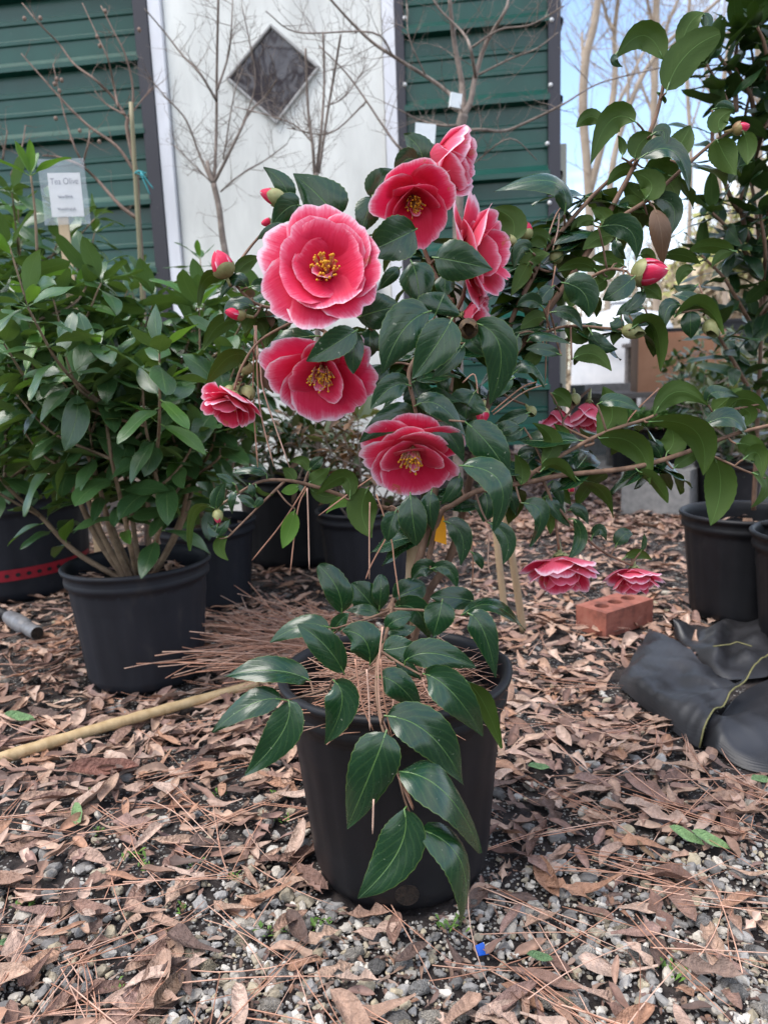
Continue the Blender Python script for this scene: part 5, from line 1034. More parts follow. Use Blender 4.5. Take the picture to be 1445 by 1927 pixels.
# base, middle, tip of the midrib in the close-up views, width, side shown (1 upper, -1 under), distance
LF = {
'A': [(730,310,690,180,545,58,140,1,.86),(1100,440,980,290,770,105,330,1,.87),(815,345,720,370,600,505,190,1,.84),(815,570,640,540,500,600,120,1,.83),(335,870,420,780,520,740,110,-1,.83),(270,890,110,900,60,1110,90,-1,.83),(430,970,320,900,220,1050,90,1,.83),(450,960,540,960,570,1060,100,1,.82),(470,1110,320,1090,250,1225,90,1,.82),(360,1200,200,1260,90,1440,130,-1,.84),(490,1140,430,1210,410,1310,110,-1,.84),(480,1210,550,1280,560,1420,90,-1,.85)],
'D': [(945,290,700,330,540,460,150,1,.80),(1240,250,1080,350,870,480,210,1,.735),(1245,260,1225,420,1225,575,150,1,.75),(440,465,280,450,95,690,140,-1,.82),(490,480,510,600,530,700,70,-1,.84),(740,220,690,200,650,160,80,1,.84)],
'B': [(240,525,300,420,410,310,200,1,.89),(240,525,205,640,150,800,190,1,.88),(612,300,600,160,480,50,190,1,.88),(575,250,500,240,415,340,150,1,.87),(565,770,400,850,190,950,310,1,.775),(540,1015,580,1140,600,1340,260,1,.80),(715,980,900,1010,1150,1070,290,1,.76),(450,1060,380,1120,280,1230,100,1,.84),(1290,850,1300,700,1150,610,190,-1,.90),(1440,930,1370,910,1310,1060,110,1,.88),(1420,1030,1370,1120,1290,1270,120,-1,.88),(790,1110,790,1190,790,1280,150,1,.83)],
'C': [(722,200,750,130,790,40,330,1,.79),(130,230,300,175,470,140,260,1,.80),(670,185,470,330,325,650,340,1,.74),(840,250,730,430,545,690,300,1,.72),(1020,270,1210,470,1130,890,260,1,.745),(1000,300,990,400,1110,520,130,1,.77),(1300,690,1220,760,1140,850,100,1,.78),(515,740,380,760,230,920,190,1,.75),(540,700,600,850,640,1010,230,1,.80),(555,990,400,990,145,1175,210,1,.775),(580,890,760,900,950,1130,170,1,.755),(610,1010,800,1080,930,1320,190,1,.765),(960,1030,1130,1200,1275,1425,275,1,.745),(1020,790,960,900,950,1005,280,1,.80),(930,440,830,560,690,690,130,1,.76),(800,600,780,720,770,830,110,1,.82),(230,310,225,420,225,530,150,1,.82),(350,600,260,690,125,780,130,1,.80),(1180,1100,1260,1060,1360,1060,110,1,.84),(1420,950,1300,990,1170,1030,110,1,.86)],
'E': [(920,145,1210,280,1155,640,220,1,.73),(530,365,550,560,580,750,220,1,.765),(690,340,680,480,700,640,150,1,.77),(900,220,850,330,760,440,110,1,.78),(800,570,920,680,910,900,170,1,.80),(1000,805,1050,860,1070,930,70,1,.82),(1130,580,1260,700,1230,890,140,1,.82),(420,490,380,600,360,720,150,1,.82),(210,320,165,500,240,690,240,-1,.84),(60,370,50,260,0,230,80,-1,.85),(715,940,620,920,540,1010,140,1,.85),(700,920,820,930,880,1070,110,1,.84),(1090,350,1110,450,1080,570,200,1,.85),(1250,330,1300,400,1330,520,110,1,.86),(880,270,870,380,900,500,130,1,.86)],
'I': [(870,170,780,140,695,215,80,-1,.93),(890,240,720,240,560,330,70,1,.92),(400,520,400,430,540,390,150,-1,.90),(390,370,310,360,270,500,110,1,.89),(540,290,450,240,370,270,90,-1,.92),(510,340,440,300,370,350,80,-1,.92),(895,520,760,460,600,520,100,-1,.91),(480,790,390,740,290,790,110,1,.88),(560,830,700,850,785,970,100,1,.88),(820,930,760,1000,650,950,150,-1,.89),(380,1040,500,1000,700,1070,70,1,.87),(610,1150,480,1110,360,1110,90,1,.86),(480,1150,400,1190,350,1250,110,-1,.88),(850,980,930,1080,1050,1110,120,1,.88),(1100,480,970,420,850,430,110,-1,.91),(1090,970,1040,1000,1020,1080,90,-1,.89),(1240,800,1130,800,1040,860,90,1,.88),(270,1290,400,1240,500,1400,80,1,.86),(645,610,800,690,830,870,230,1,.84),(720,1180,870,1150,1005,1275,140,-1,.87),(660,640,700,720,690,800,110,-1,.90),(560,640,500,700,450,780,110,1,.90),(960,580,900,620,820,600,120,-1,.91),(500,880,420,880,320,960,120,-1,.90),(300,1010,260,1090,230,1150,120,1,.86)],
'J': [(900,480,1010,330,940,110,230,-1,.85),(915,235,1050,215,1225,290,105,1,.835),(480,690,560,520,410,385,145,-1,.84),(610,600,650,490,570,390,105,-1,.86),(910,500,1190,560,1295,850,200,-1,.835),(480,740,600,700,740,840,90,-1,.83),(320,850,330,730,275,625,120,-1,.84),(760,820,930,900,1020,1100,90,-1,.835),(1210,750,1330,830,1430,990,100,-1,.83),(340,990,470,1080,390,1320,135,1,.84),(520,940,590,1040,690,1170,110,1,.85),(720,1110,770,1260,670,1420,100,1,.84),(690,1040,770,1050,830,1150,100,1,.86),(860,1240,920,1190,965,1270,90,1,.86),(1040,1310,1100,1230,1165,1230,120,1,.86),(1110,1400,1200,1370,1310,1420,80,-1,.86),(1230,1350,1255,1290,1250,1220,40,1,.86),(370,330,260,350,130,390,110,1,.87),(330,430,240,480,150,450,100,1,.87),(560,160,640,200,690,270,140,-1,.90),(490,950,530,1100,540,1230,80,-1,.85),(630,690,680,660,720,700,90,1,.86),(300,640,380,600,430,620,100,1,.86),(420,640,450,580,500,620,100,1,.87),(250,700,290,800,300,900,110,1,.86),(560,820,600,900,640,1020,90,1,.85),(620,850,650,930,700,1000,80,-1,.86)],
'K': [(655,450,500,265,290,440,190,-1,.915),(300,400,285,460,345,500,50,1,.91),(790,360,850,180,960,90,140,-1,.93),(950,100,990,170,910,280,70,1,.935),(680,680,830,410,1085,250,240,-1,.905),(200,930,100,880,0,960,110,-1,.91),(440,915,250,915,105,1240,190,-1,.90),(345,1170,345,1090,310,1020,60,-1,.91),(440,1195,480,1080,580,1010,170,-1,.91),(575,1010,660,1000,620,1170,100,1,.90),(720,1190,800,1060,860,945,170,-1,.92),(480,1190,730,1140,850,1440,120,1,.90),(450,1270,330,1290,230,1400,90,-1,.92),(510,1265,660,1330,760,1500,230,-1,.93),(520,1500,560,1380,420,1300,190,-1,.90),(520,1510,430,1450,370,1370,130,-1,.92),(700,420,740,390,790,345,60,-1,.92),(1060,1050,1120,1180,1205,1320,190,-1,.90),(1090,990,1080,900,1180,830,160,-1,.90),(1260,1000,1290,1100,1290,1240,130,-1,.90),(1040,820,1130,810,1190,860,90,1,.905)],
'L': [(185,345,400,370,450,600,175,1,.87),(290,420,170,430,45,520,130,-1,.91),(190,330,200,270,110,205,140,-1,.91),(130,300,60,300,0,350,80,-1,.92),(520,240,400,170,320,280,120,-1,.92),(570,130,730,200,700,420,140,1,.91),(430,730,320,820,195,900,165,1,.85),(480,800,570,830,640,900,120,-1,.90),(785,940,690,960,660,1130,130,1,.87),(980,940,850,880,720,860,80,1,.87),(740,1030,950,950,1110,1160,120,-1,.86),(860,980,860,1080,860,1190,140,1,.87),(420,1110,590,1100,630,1440,110,-1,.865),(660,560,800,560,935,625,95,-1,.93),(880,670,800,690,770,790,90,-1,.93),(1190,530,1000,490,840,530,110,-1,.94),(1190,530,1090,560,1020,650,75,-1,.94),(905,790,820,820,730,790,70,1,.88),(300,440,310,520,370,590,80,1,.90),(400,1000,430,930,500,950,90,1,.89),(330,1030,300,1080,250,1070,110,1,.88),(480,560,540,550,600,590,80,-1,.92),(290,640,210,690,110,620,110,-1,.91),(500,830,460,900,360,990,90,1,.88),(640,200,690,280,740,200,100,-1,.92)],
'M': [(590,395,760,230,990,330,180,-1,.835),(560,455,900,530,955,862,200,-1,.82),(680,690,730,600,700,480,195,-1,.845),(740,800,850,720,950,690,110,-1,.84),(1040,720,1085,960,1010,1240,235,-1,.83),(985,300,1050,230,1220,270,110,1,.84),(1030,380,1120,300,1250,200,150,-1,.85),(1120,380,1260,280,1445,380,115,-1,.845),(970,480,1170,430,1290,590,130,1,.84),(1220,620,1320,640,1440,720,160,-1,.83),(1270,730,1370,700,1400,880,150,-1,.82),(1330,840,1430,950,1315,1105,60,-1,.82),(1230,350,1310,400,1260,495,110,-1,.85),(640,730,590,640,510,610,110,1,.85),(920,560,900,480,930,430,120,-1,.85)],
'F': [(1015,455,980,270,840,95,215,1,.82),(1295,465,1180,320,1090,230,230,1,.855),(1300,420,1310,290,1310,165,138,1,.85),(920,565,700,560,475,680,175,1,.79),(1030,905,880,690,680,545,235,1,.745),(950,600,1000,520,1070,460,115,1,.80),(1230,835,1180,650,1020,590,280,1,.755),(760,960,480,890,125,940,215,1,.70),(560,1110,320,1150,40,1360,215,1,.685),(615,1120,560,1370,285,1680,290,1,.675),(965,975,1015,1150,890,1450,275,1,.69),(1300,465,1180,430,1050,440,90,1,.83)],
'G': [(320,350,430,300,560,250,220,1,.86),(340,410,500,440,590,650,200,1,.84),(265,575,340,510,455,480,135,1,.785),(270,580,380,590,490,560,110,1,.80),(240,735,360,720,490,690,205,1,.75),(690,370,660,500,620,640,245,1,.80),(930,370,780,340,600,335,180,1,.835),(850,465,1080,400,1318,590,118,1,.80),(900,465,1010,610,1095,945,215,1,.775),(410,820,620,760,945,870,235,1,.725),(215,940,370,1010,530,1210,235,1,.705),(565,920,770,1060,1000,1388,295,1,.685),(870,970,1010,1150,1140,1480,180,-1,.71),(340,830,430,870,530,960,110,1,.74)],
'H': [(580,95,860,220,1072,538,300,1,.65),(570,205,480,440,320,820,340,1,.635),(660,455,960,600,1185,985,265,1,.63),(690,700,650,970,390,1280,330,1,.618),(795,830,1060,1050,1055,1460,205,1,.615)],
'N': [(730,130,620,90,475,120,70,1,.85),(940,180,900,120,850,90,95,-1,.85),(1050,190,1120,150,1210,80,115,-1,.85),(1360,300,1310,150,1100,290,125,-1,.84),(970,220,900,250,840,260,80,-1,.85),(1370,360,1280,340,1180,425,90,-1,.86),(940,410,900,550,850,690,135,-1,.84),(350,390,360,290,420,190,110,1,.83),(640,380,570,320,510,300,75,1,.83),(640,380,680,330,700,310,60,1,.83),(320,380,180,420,150,710,75,-1,.83),(360,510,330,560,285,490,90,1,.83),(360,600,400,540,455,470,70,1,.83),(430,600,370,680,440,780,95,-1,.83),(650,215,690,270,780,285,40,-1,.84),(500,260,460,330,470,430,60,1,.84),(1060,90,1110,40,1160,0,90,1,.86),(1050,110,1000,30,900,40,80,-1,.86),(480,200,420,160,350,130,60,1,.84),(600,200,620,260,620,310,60,1,.84),(960,200,1010,260,1000,300,50,1,.85),(1060,240,1180,300,1280,260,110,-1,.86)],
'S': [(340,1150,270,985,-45,1040,90,1,.91),(840,500,880,540,880,560,20,-1,.92)],
}
BRIGHT = {('N', 6), ('N', 4), ('N', 5)}
DEADL = []
nleaf = 0
def hero(bx, by, mx, my, tx, ty, w, face, Y, mt, kind='leaf', blunt=False):
    global nleaf
    B0 = P(bx, by, Y); Lr = (P(tx, ty, Y)-B0).length
    view = (CAM-B0).normalized()
    near = min(SAMP, key=lambda c: (c[0]-B0).length)[0]
    ar = rc.uniform(.04, .12)*Lr*face; dt = rc.uniform(-.12, .14)*Lr
    B = P(bx, by, Y+.0); Mi = P(mx, my, Y-ar); T = P(tx, ty, Y+dt)
    Cc = 2*Mi-(B+T)*.5; n = 20; mid = [(1-u)**2*B+2*u*(1-u)*Cc+u*u*T for u in [i/n for i in range(n+1)]]
    L3 = sum((mid[i+1]-mid[i]).length for i in range(n)); wv = w*Y/FPX; W = max(wv, .36*L3); W = min(W, .62*L3) if wv < .62*L3 else wv
    ca = max(.25, min(1, wv/W)); a = math.acos(ca); t = (T-B).normalized(); n0 = view*face; n0 = (n0-t*n0.dot(t)).normalized(); sd = t.cross(n0)
    n1, n2 = n0*ca+sd*math.sin(a), n0*ca-sd*math.sin(a); nrm = n1 if n1.z > n2.z else n2
    pet = [near.lerp(B, .0)] if (near-B).length < .012 else [B-(mid[1]-B).normalized()*.003]
    V, F, uv = leafVF([p-B for p in mid], nrm, W, rc.uniform(.12, .42), rc.uniform(.05, .5), .022, n, (rc.uniform(.55, .7), rc.uniform(.82, 1.0)), rc.uniform(.02, .07), rc.random()*6, [pet[0]-B, Vector((0, 0, 0)), mid[2]-B], .0009, blunt)
    if (near-B).length < .055: attach(pet[0], .0011)
    obj(kind, mesh('leaf', V, F, mt, uv=uv), cam_root, B-CO); nleaf += 1
for tk, lst in LF.items():
    ox, oy, sc = TILE[tk]
    for i, q in enumerate(lst):
        hero(ox+q[0]/sc, oy+q[1]/sc, ox+q[2]/sc, oy+q[3]/sc, ox+q[4]/sc, oy+q[5]/sc, q[6]/sc, q[7], q[8], M['fresh'] if (tk, i) in BRIGHT else M['cam'], blunt=(tk, i) in (('F', 0), ('F', 2), ('G', 2), ('G', 0), ('K', 4)))
for q in ((1085+590/4.014, 340+210/4.014, 1085+640/4.014, 340+400/4.014, 1085+650/4.014, 340+640/4.014, 36, 1, .90), (360+600/4.014, 560+500/4.014, 360+560/4.014, 560+600/4.014, 360+620/4.014, 560+720/4.014, 26, 1, .84), (475, 560, 470, 555, 462, 575, 20, 1, .85), (500, 585, 510, 600, 512, 620, 14, 1, .85)):
    o = hero(*q, M['dead'], 'withered_leaf')
# fill-in leaves behind, on every branch
fill = 0; ks = {}
for bi, nf in ((0, 44), (1, 40), (2, 26), (6, 30), (8, 5), (9, 14), (10, 14), (7, 12), (11, 6), (5, 7), (3, 6)):
    s = TW[bi][0]
    for k in range(nf):
        u = rc.uniform(.42 if bi == 0 else (.28 if bi == 1 else .1), .98 if bi == 0 else (.55 if bi == 1 else .8)); p = Vector(s[int(u*(len(s)-1))][:3]); an = rc.random()*6.28; d = Vector((math.cos(an), .25+.7*abs(math.sin(an)), rc.uniform(-.7, .5))).normalized()
        me = rc.choice(VAR['cam']); m = leaf_mat(p-CO, d, (rc.gauss(0, .3), -.5, 1), rc.uniform(.055, .08)); fill += 1
        if nleaf+fill <= 300: o = obj('leaf', me, cam_root); o.matrix_basis = m
        else: ks.setdefault(0, []).append((me, m))
if ks:
    VV, FF, UU, nb = [], [], [], 0
    for me, m in ks[0]:
        V = np.empty(len(me.vertices)*3, np.float32); me.vertices.foreach_get('co', V); V = V.reshape(-1, 3); mm = np.array(m); VV.append(V @ mm[:3, :3].T+mm[:3, 3]); FF.extend([tuple(q+nb for q in f.vertices) for f in me.polygons])
        u = np.zeros((len(V), 2), np.float32)
        for lp, uvd in zip(me.loops, me.uv_layers[0].data): u[lp.vertex_index] = uvd.uv
        UU.append(u); nb += len(V)
    tag(obj('inner_leaves', mesh('inner_leaves', np.concatenate(VV), FF, M['cam'], uv=np.concatenate(UU)), cam_root), kind='stuff')

# ------------------------------------------------------------------ flowers
def cdir(a, b, c): return (a*_rt+b*_up-c*_fw).normalized()
def frame(ax):
    x = (_rt-ax*ax.dot(_rt)).normalized() if abs(ax.dot(_rt)) < .97 else ax.orthogonal().normalized(); return x, ax.cross(x).normalized()
def petalVF(ax, th, L, W, f0, f1, cup, rr, z0=0.0, nu=11, ns=5, ruff=.035, ew=1.0):
    ex, ey = frame(ax); er = ex*math.cos(th)+ey*math.sin(th); et = ax.cross(er); V, F, uv = [], [], []; ph = rr.random()*6; notch = rr.uniform(.02, .08); tw = rr.gauss(0, .12); lop = rr.gauss(0, .06)
    global PC_; PC_ = []; sd0 = rr.random()*20; pos = []; p = er*.012*L+ax*z0; pos.append((p, f0))
    for i in range(nu):
        u = (i+.5)/nu; f = f0+(f1-f0)*u**1.25; p = p+(er*math.sin(f)+ax*math.cos(f))*(L/nu); pos.append((p, f))
    for i in range(nu+1):
        u = i/nu
        for k in range(-ns, ns+1):
            s = k/ns; al = u*(.52+.48*math.sqrt(max(0, 1-.96*s*s))-notch*math.exp(-(s/.14)**2)*u+lop*s*u+.012*math.sin(s*9+ph)*u); j = al*nu; j0 = min(nu-1, int(j)); c = pos[j0][0].lerp(pos[j0+1][0], j-j0); f = pos[j0][1]+(pos[j0+1][1]-pos[j0][1])*(j-j0)
            wd = .5*W*(.26+.74*math.sin(min(1, u/.66)*math.pi/2)); n = -er*math.cos(f)+ax*math.sin(f)
            h = cup*s*s*wd*(.35+.65*math.sin(min(1, u*1.1)*math.pi))+ruff*W*u*u*math.sin(s*4.2+ph+u*2)*abs(s)+tw*s*wd*u+.02*W*math.sin(u*6+ph)
            V.append(c+et*(s*wd)+n*h); PC_.append((.5+.5*s, u, sd0)); uv.append((ew*max(abs(s)**2.0*(.2+.8*u), u**3.6), u))
    m = 2*ns+1
    F = [(i*m+k, (i+1)*m+k, (i+1)*m+k+1, i*m+k+1) for i in range(nu) for k in range(m-1)]; return V, F, uv
TYPES = {'open': [(6, .52, .56, 62, 92, .14), (5, .45, .54, 46, 78, .2), (4, .34, .46, 32, 60, .34)],
         'bell': [(6, .57, .54, 84, 64, .2), (6, .52, .50, 60, 48, .22), (4, .45, .42, 32, 36, .3)],
         'cup': [(6, .66, .56, 55, 60, .30), (5, .60, .52, 38, 44, .34), (4, .5, .42, 20, 30, .4)],
         'side': [(6, .60, .58, 66, 78, .2), (6, .58, .54, 50, 56, .24), (4, .52, .42, 26, 36, .3)],
         'bowl': [(6, .62, .58, 88, 40, .28), (5, .58, .52, 66, 30, .3), (4, .5, .42, 40, 20, .35)],
         'half': [(5, .78, .66, 52, 8, .45), (4, .74, .58, 38, 4, .45), (3, .66, .46, 20, 2, .45)]}
def flower(px, py, Y, Dpx, axis, typ, seed, stam=True, th0=0.0, petaloid=2, pz=None):
    rr = random.Random(seed); c = P(px, py, Y); ax = cdir(*axis); D = Dpx*Y/FPX
    # calyx: overlapping green sepals, the mesh of the flower itself
    V, F = [], []; ex, ey = frame(ax)
    for r_, z, n in ((.055, -.06, 5), (.075, -.035, 5), (.085, -.005, 5)):
        for k in range(n):
            th = k*2*math.pi/n+z*30; v, f, _ = petalVF(ax, th, D*.15, D*.15, R(80), R(15), .5, rr, z*D*1.6, 5, 2, 0); b = len(V); V += v; F += [tuple(q+b for q in g) for g in f]
    v, f = tube([-ax*(D*.14+.012), -ax*(D*.13), -ax*D*.05], [.0016, .0025, D*.035], 7); b = len(V); V += v; F += [tuple(q+b for q in g) for g in f]
    fo_ = obj('flower', mesh('flower', V, F, M['sepal']), cam_root, c-CO); attach(c-ax*(D*.14+.012), .0018)
    th = th0
    for (a_, L, W, f0, f1, cup, ew) in (typ if isinstance(typ, list) else []):
        v, f, uv = petalVF(ax, R(a_), D*L, D*W, R(f0), R(f1), cup, rr, D*.01*(1.1-ew)*4, ew=ew, ruff=.02); obj('petal', mesh('petal', v, f, M['petal'], uv=uv, col=np.array(PC_)), fo_)
    for ri, (n, L, W, f0, f1, cup) in enumerate(TYPES[typ] if isinstance(typ, str) else []):
        for k in range(n):
            t = th+2*math.pi*k/n+rr.gauss(0, .10); v, f, uv = petalVF(ax, t, D*L*rr.uniform(.92, 1.07), D*W*rr.uniform(.9, 1.12), R(f0+rr.gauss(0, 4)), R(f1+rr.gauss(0, 6)), cup*rr.uniform(.7, 1.3), rr, D*.012*ri, ew=1.18-.14*ri)
            obj('petal', mesh('petal', v, f, M['petal'], uv=uv, col=np.array(PC_)), fo_)
        th += math.pi/n+.2
    if stam:
        V, F, fm = [], [], []
        for k in range(56):
            r = D*.055*math.sqrt(rr.random()); a = rr.random()*6.28; e = (ax+(ex*math.cos(a)+ey*math.sin(a))*r/(D*.055)*.32+Vector((rr.gauss(0, .05), rr.gauss(0, .05), rr.gauss(0, .05)))).normalized(); p = (ex*math.cos(a)+ey*math.sin(a))*r; l = D*rr.uniform(.17, .25); n0 = len(F)
            tube([p, p+e*l*.5, p+e*l], .0005, 3, V, F, cap=False); fm += [0]*(len(F)-n0); n0 = len(F); q = p+e*l; s = D*.0125*rr.uniform(.7, 1.3); b = len(V); o1, o2 = frame(e)
            V += [q-e*s, q+o1*s, q+o2*s, q-o1*s, q-o2*s, q+e*s*1.2]; F += [tuple(b+i for i in g) for g in ((0, 2, 1), (0, 3, 2), (0, 4, 3), (0, 1, 4), (5, 1, 2), (5, 2, 3), (5, 3, 4), (5, 4, 1))]; fm += [1]*8
        obj('stamens', mesh('stamens', V, F, [M['filament'], M['stamen']], fm=fm), fo_)
    for k in range(petaloid if stam else 0):
        t = rr.random()*6.28; v, f, uv = petalVF(ax, t, D*.26, D*.13, R(18), R(30), .6, rr, 0, 7, 3, .12); obj('petal', mesh('petal', v, f, M['petal'], uv=[(min(1, .45+.5*a), b) for a, b in uv], col=np.array(PC_)), fo_)
    return fo_
F1P = [(95, .53, .54, 66, 88, .12, .95), (158, .57, .54, 68, 92, .10, 1.12), (212, .55, .54, 66, 90, .12, 1.0), (262, .51, .50, 64, 86, .12, 1.08), (315, .49, .50, 64, 86, .14, .98), (8, .48, .54, 62, 82, .14, .95), (50, .47, .50, 62, 84, .12, .95),
       (72, .41, .56, 48, 72, .20, .80), (138, .43, .54, 48, 74, .2, .82), (18, .38, .54, 48, 68, .22, .78), (288, .40, .56, 48, 72, .2, .86), (200, .41, .52, 46, 72, .2, .82),
       (222, .32, .44, 36, 62, .34, .82), (152, .29, .42, 34, 58, .36, .78)]
F5P = [(150, .54, .50, 70, 98, .14, 1.05), (35, .52, .42, 70, 98, .14, 1.0), (185, .52, .46, 60, 84, .16, 1.05), (352, .54, .42, 62, 88, .16, 1.0), (225, .48, .42, 55, 76, .2, 1.0), (318, .50, .48, 55, 76, .2, .95), (272, .50, .56, 52, 72, .2, 1.0), (88, .36, .34, 60, 84, .2, .95),
       (165, .36, .44, 36, 62, .3, .9), (335, .34, .38, 32, 56, .34, .9)]
F6P = [(90, .44, .52, 84, 108, .1, 1.05), (150, .52, .48, 76, 100, .12, 1.1), (30, .52, .48, 76, 100, .12, 1.1), (182, .52, .44, 62, 82, .16, 1.05), (340, .52, .42, 62, 80, .16, 1.05), (217, .50, .46, 56, 72, .2, 1.0), (260, .50, .54, 52, 68, .2, .95), (302, .48, .50, 54, 70, .2, .95),
       (120, .42, .50, 62, 84, .16, .98), (60, .42, .50, 62, 84, .16, .98), (165, .38, .40, 44, 62, .26, .9), (15, .38, .38, 44, 62, .26, .9), (100, .28, .36, 30, 60, .3, .95)]
F2P = [(100, .52, .62, 84, 58, .16, .95), (160, .54, .58, 78, 52, .18, 1.1), (35, .54, .58, 78, 52, .18, 1.05), (222, .50, .50, 56, 40, .22, 1.0), (318, .52, .52, 56, 40, .22, .95), (275, .58, .46, 48, 40, .22, .95), (90, .42, .50, 52, 34, .2, .8), (140, .40, .44, 46, 28, .24, .85), (42, .40, .44, 46, 28, .24, .85)]
flower(614, 515, .76, 226, (-.05, .03, 1), F1P, 1)
flower(776, 372, .86, 158, (.12, -.74, .64), F2P, 22)
flower(806, 306, .885, 122, (.80, -.08, .28), 'half', 3, stam=False)
flower(862, 482, .86, 182, (.86, .02, .34), 'side', 4, th0=.5)
flower(872, 592, .865, 70, (.92, .02, .3), 'half', 5, stam=False)
flower(606, 690, .79, 204, (-.03, -.68, .72), F5P, 6)
flower(777, 840, .785, 198, (-.05, -.80, .58), F6P, 7, petaloid=3)
flower(440, 745, .81, 108, (-.30, -.88, .28), 'bowl', 8)
flower(1050, 772, .95, 74, (-.1, -.9, .3), 'half', 9, stam=False)
flower(1108, 758, .94, 74, (-.15, -.95, .2), 'half', 10, stam=False)
flower(1054, 1050, .86, 140, (.04, -.93, .22), 'bowl', 11)
flower(1193, 1072, .865, 106, (-.02, -.92, .26), 'bowl', 12)
# buds
def bud(px, py, Y, Lpx, Wpx, axis, pink=.6, seed=0, cl=None):
    rr = random.Random(seed); c = P(px, py, Y); ax = cdir(*axis); L, W = Lpx*Y/FPX, Wpx*Y/FPX; ex, ey = frame(ax); c0 = -ax*L*.5
    def shell(f, u0, u1, th0, th1, off, nu=8, nt=10):
        global PC_; PC_ = []
        V, F, uv = [], [], []
        for i in range(nu+1):
            u = u0+(u1-u0)*i/nu
            for k in range(nt+1):
                s = k/nt*2-1; uu = u0+(u-u0)*(1-.45*s*s); t = th0+(th1-th0)*k/nt; r = .5*W*math.sin(math.pi*(uu**.78))**.60*off*(1+.02*s) if 0 < uu < 1 else .0003
                V.append(c0+ax*(L*uu)+(ex*math.cos(t)+ey*math.sin(t))*r); PC_.append((.5+.5*s, u, th0)); uv.append((min(1, max(.2, abs(s)**2*.95, .55*u)), u))
        F = [(i*(nt+1)+k, i*(nt+1)+k+1, (i+1)*(nt+1)+k+1, (i+1)*(nt+1)+k) for i in range(nu) for k in range(nt)]; return V, F, uv
    V, F = [], []; ue = .97 if pink <= 0 else 1-pink
    for k in range(6):
        t = k*1.35; v, f, _ = shell(None, .0, ue*(.7 if k < 3 else 1.05), t, t+2.2, 1.05+.02*(k % 2)); b = len(V); V += v; F += [tuple(q+b for q in g) for g in f]
    v, f = tube([c0-ax*.008, c0+ax*L*.06], [.0016, .0022], 6); b = len(V); V += v; F += [tuple(q+b for q in g) for g in f]
    o = obj('bud', mesh('bud', V, F, cl or M['sepal']), cam_root, c-CO); attach(c+c0-ax*.008, .0014)
    if pink > 0:
        for k in range(5):
            t = k*1.3+.4; v, f, uv = shell(None, .05, .985+.02*(k % 2), t, t+2.3, .83+.045*k); obj('petal', mesh('petal', v, f, M['petal'], uv=uv, col=np.array(PC_)), o)
brownbud = noisemat('brown_bud', [(.3, (.25, .10, .04)), (.7, (.30, .26, .10))], 60, .5, bs=.2)
bud(883, 618, .74, 34, 36, (.5, -.2, .85), 0, 40, noisemat('spent_bud', [(.3, (.02, .012, .008)), (.7, (.14, .08, .03))], 120, .7, bs=.4)); bud(417, 497, .82, 52, 42, (-.32, .85, .2), .55, 1); bud(514, 370, .85, 50, 30, (-.9, .3, .2), .3, 2); bud(1222, 512, .87, 66, 50, (.96, .08, .2), .62, 3)
bud(990, 434, .91, 32, 24, (.15, .95, .1), .45, 4); bud(443, 590, .82, 40, 24, (-.9, .1, .3), .6, 5); bud(502, 418, .86, 22, 16, (-.8, -.3, .3), .7, 6)
bud(907, 782, .84, 34, 26, (-.2, -.95, .2), .6, 7); bud(1072, 920, .95, 24, 18, (.1, .95, .1), .7, 8); bud(464, 690, .83, 28, 26, (.4, .5, .6), 0, 9)
bud(432, 737, .82, 26, 22, (-.2, -.6, .6), 0, 10); bud(466, 741, .82, 34, 28, (.3, -.7, .6), 0, 11); bud(1394, 240, .905, 30, 22, (.8, .1, .3), .25, 12, brownbud)
bud(1192, 624, .875, 44, 26, (.85, -.25, .3), 0, 13); bud(1340, 618, .87, 40, 30, (.3, -.8, .4), 0, 14); bud(1000, 775, .9, 24, 20, (.3, -.6, .6), 0, 15)
bud(963, 452, .9, 22, 16, (-.3, .8, .2), 0, 16); bud(1047, 478, .93, 36, 24, (.1, .9, .2), 0, 17); bud(410, 972, .83, 28, 20, (.1, -.9, .3), .2, 18); bud(1082, 752, .93, 26, 20, (0, -.8, .4), 0, 19)
for bi, (s, V, F) in TW.items(): obj('stem' if bi < 2 else 'branch', mesh('branch', V, F, M['bark']), cam_root)
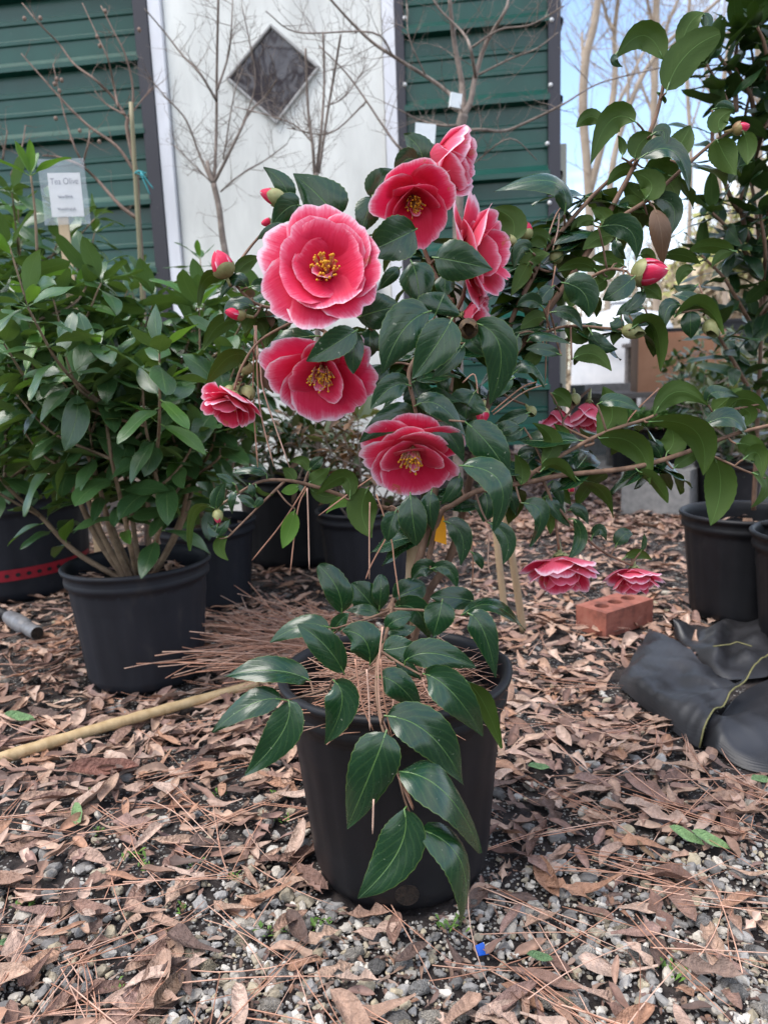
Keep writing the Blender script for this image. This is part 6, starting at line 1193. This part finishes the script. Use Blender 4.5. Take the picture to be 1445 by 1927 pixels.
# pine needles caught in the plant: each hangs from the branch at its upper end
PNG = 'pine needles caught in the camellia'
nm2 = mesh_mat = NM
for i, (ln, Y, lab) in enumerate((([(708, 930), (735, 1010), (742, 1060), (752, 1130)], .83, 'pine needle caught in the branch'), ([(696, 945), (695, 1000), (695, 1090)], .835, ''), ([(728, 1010), (700, 1060), (688, 1090)], .83, ''), ([(478, 612), (490, 690), (497, 740), (545, 880)], .83, ''), ([(480, 614), (476, 740), (485, 880)], .835, ''), ([(482, 612), (488, 760), (515, 878)], .832, ''), ([(575, 915), (530, 985), (474, 1055)], .845, ''), ([(578, 918), (580, 980), (582, 1072)], .845, ''), ([(577, 918), (560, 960), (546, 1078)], .846, ''), ([(720, 1180), (712, 1260), (716, 1340), (733, 1385)], .672, ''), ([(716, 1240), (722, 1310), (738, 1392)], .668, ''), ([(690, 1260), (694, 1320), (696, 1375)], .675, ''), ([(668, 1240), (680, 1320), (702, 1375)], .68, ''), ([(745, 1452), (762, 1490), (777, 1525)], .632, ''), ([(752, 1455), (770, 1500), (778, 1522)], .63, ''), ([(703, 1505), (701, 1570)], .62, ''), ([(745, 870), (690, 905), (600, 970)], .85, ''), ([(1020, 480), (1048, 400), (1072, 385)], .925, ''), ([(1045, 500), (1030, 600), (1026, 720)], .91, ''), ([(1040, 470), (1050, 430), (1052, 400)], .92, ''), ([(925, 775), (980, 730), (1010, 718)], .88, ''), ([(928, 780), (985, 738), (1030, 722)], .885, ''), ([(885, 1000), (890, 1060), (888, 1100)], .88, ''), ([(920, 1000), (918, 1060), (922, 1080)], .87, ''), ([(1240, 730), (1190, 780), (1158, 830)], .9, ''), ([(870, 720), (893, 705), (900, 760)], .86, ''))):
    s = spline([(*P(x, y, Y), 0) for x, y in ln], 5); b = Vector(s[0][:3]); V, F = tube([Vector(p[:3])-b for p in s], [.0009]*(len(s)-1)+[.0004], 5)
    o = obj('pine_needle', mesh('pine_needle', V, F, NM, col=np.array(NEED[i % 4])), loc=b); tag(o, 'long reddish pine needle caught in the camellia twigs', 'pine needle', PNG)
# yellow tag on the stem and the stake it grows by
ytm = noisemat('orange_yellow_tag', [(.3, (.72, .27, .005)), (.7, (.82, .36, .01))], 40, .45, bs=0)
yb_ = P(826, 960, .86); V = [P(x, y, .86)-yb_ for x, y in ((824, 958), (832, 960), (839, 990), (840, 1025), (817, 1018), (822, 990))]; V = V+[v+Vector((0, .0012, 0)) for v in V]; n = 6
F = [tuple(reversed(range(n))), tuple(range(n, 2*n))]+[(i, (i+1) % n, n+(i+1) % n, n+i) for i in range(n)]
tag(obj('plant_tag', mesh('plant_tag', V, F, ytm, smooth=False), loc=yb_), 'orange-yellow plastic tag hanging on the camellia stem', 'tag')
cane(Vector((P(762, 1200, .90).x, .90, .19)), P(779, 1000, .90), .0085, .008, 'short tan stake standing in the camellia pot', 'wooden_stake', mt='wood')
print('hero leaves', nleaf, 'fill', fill)
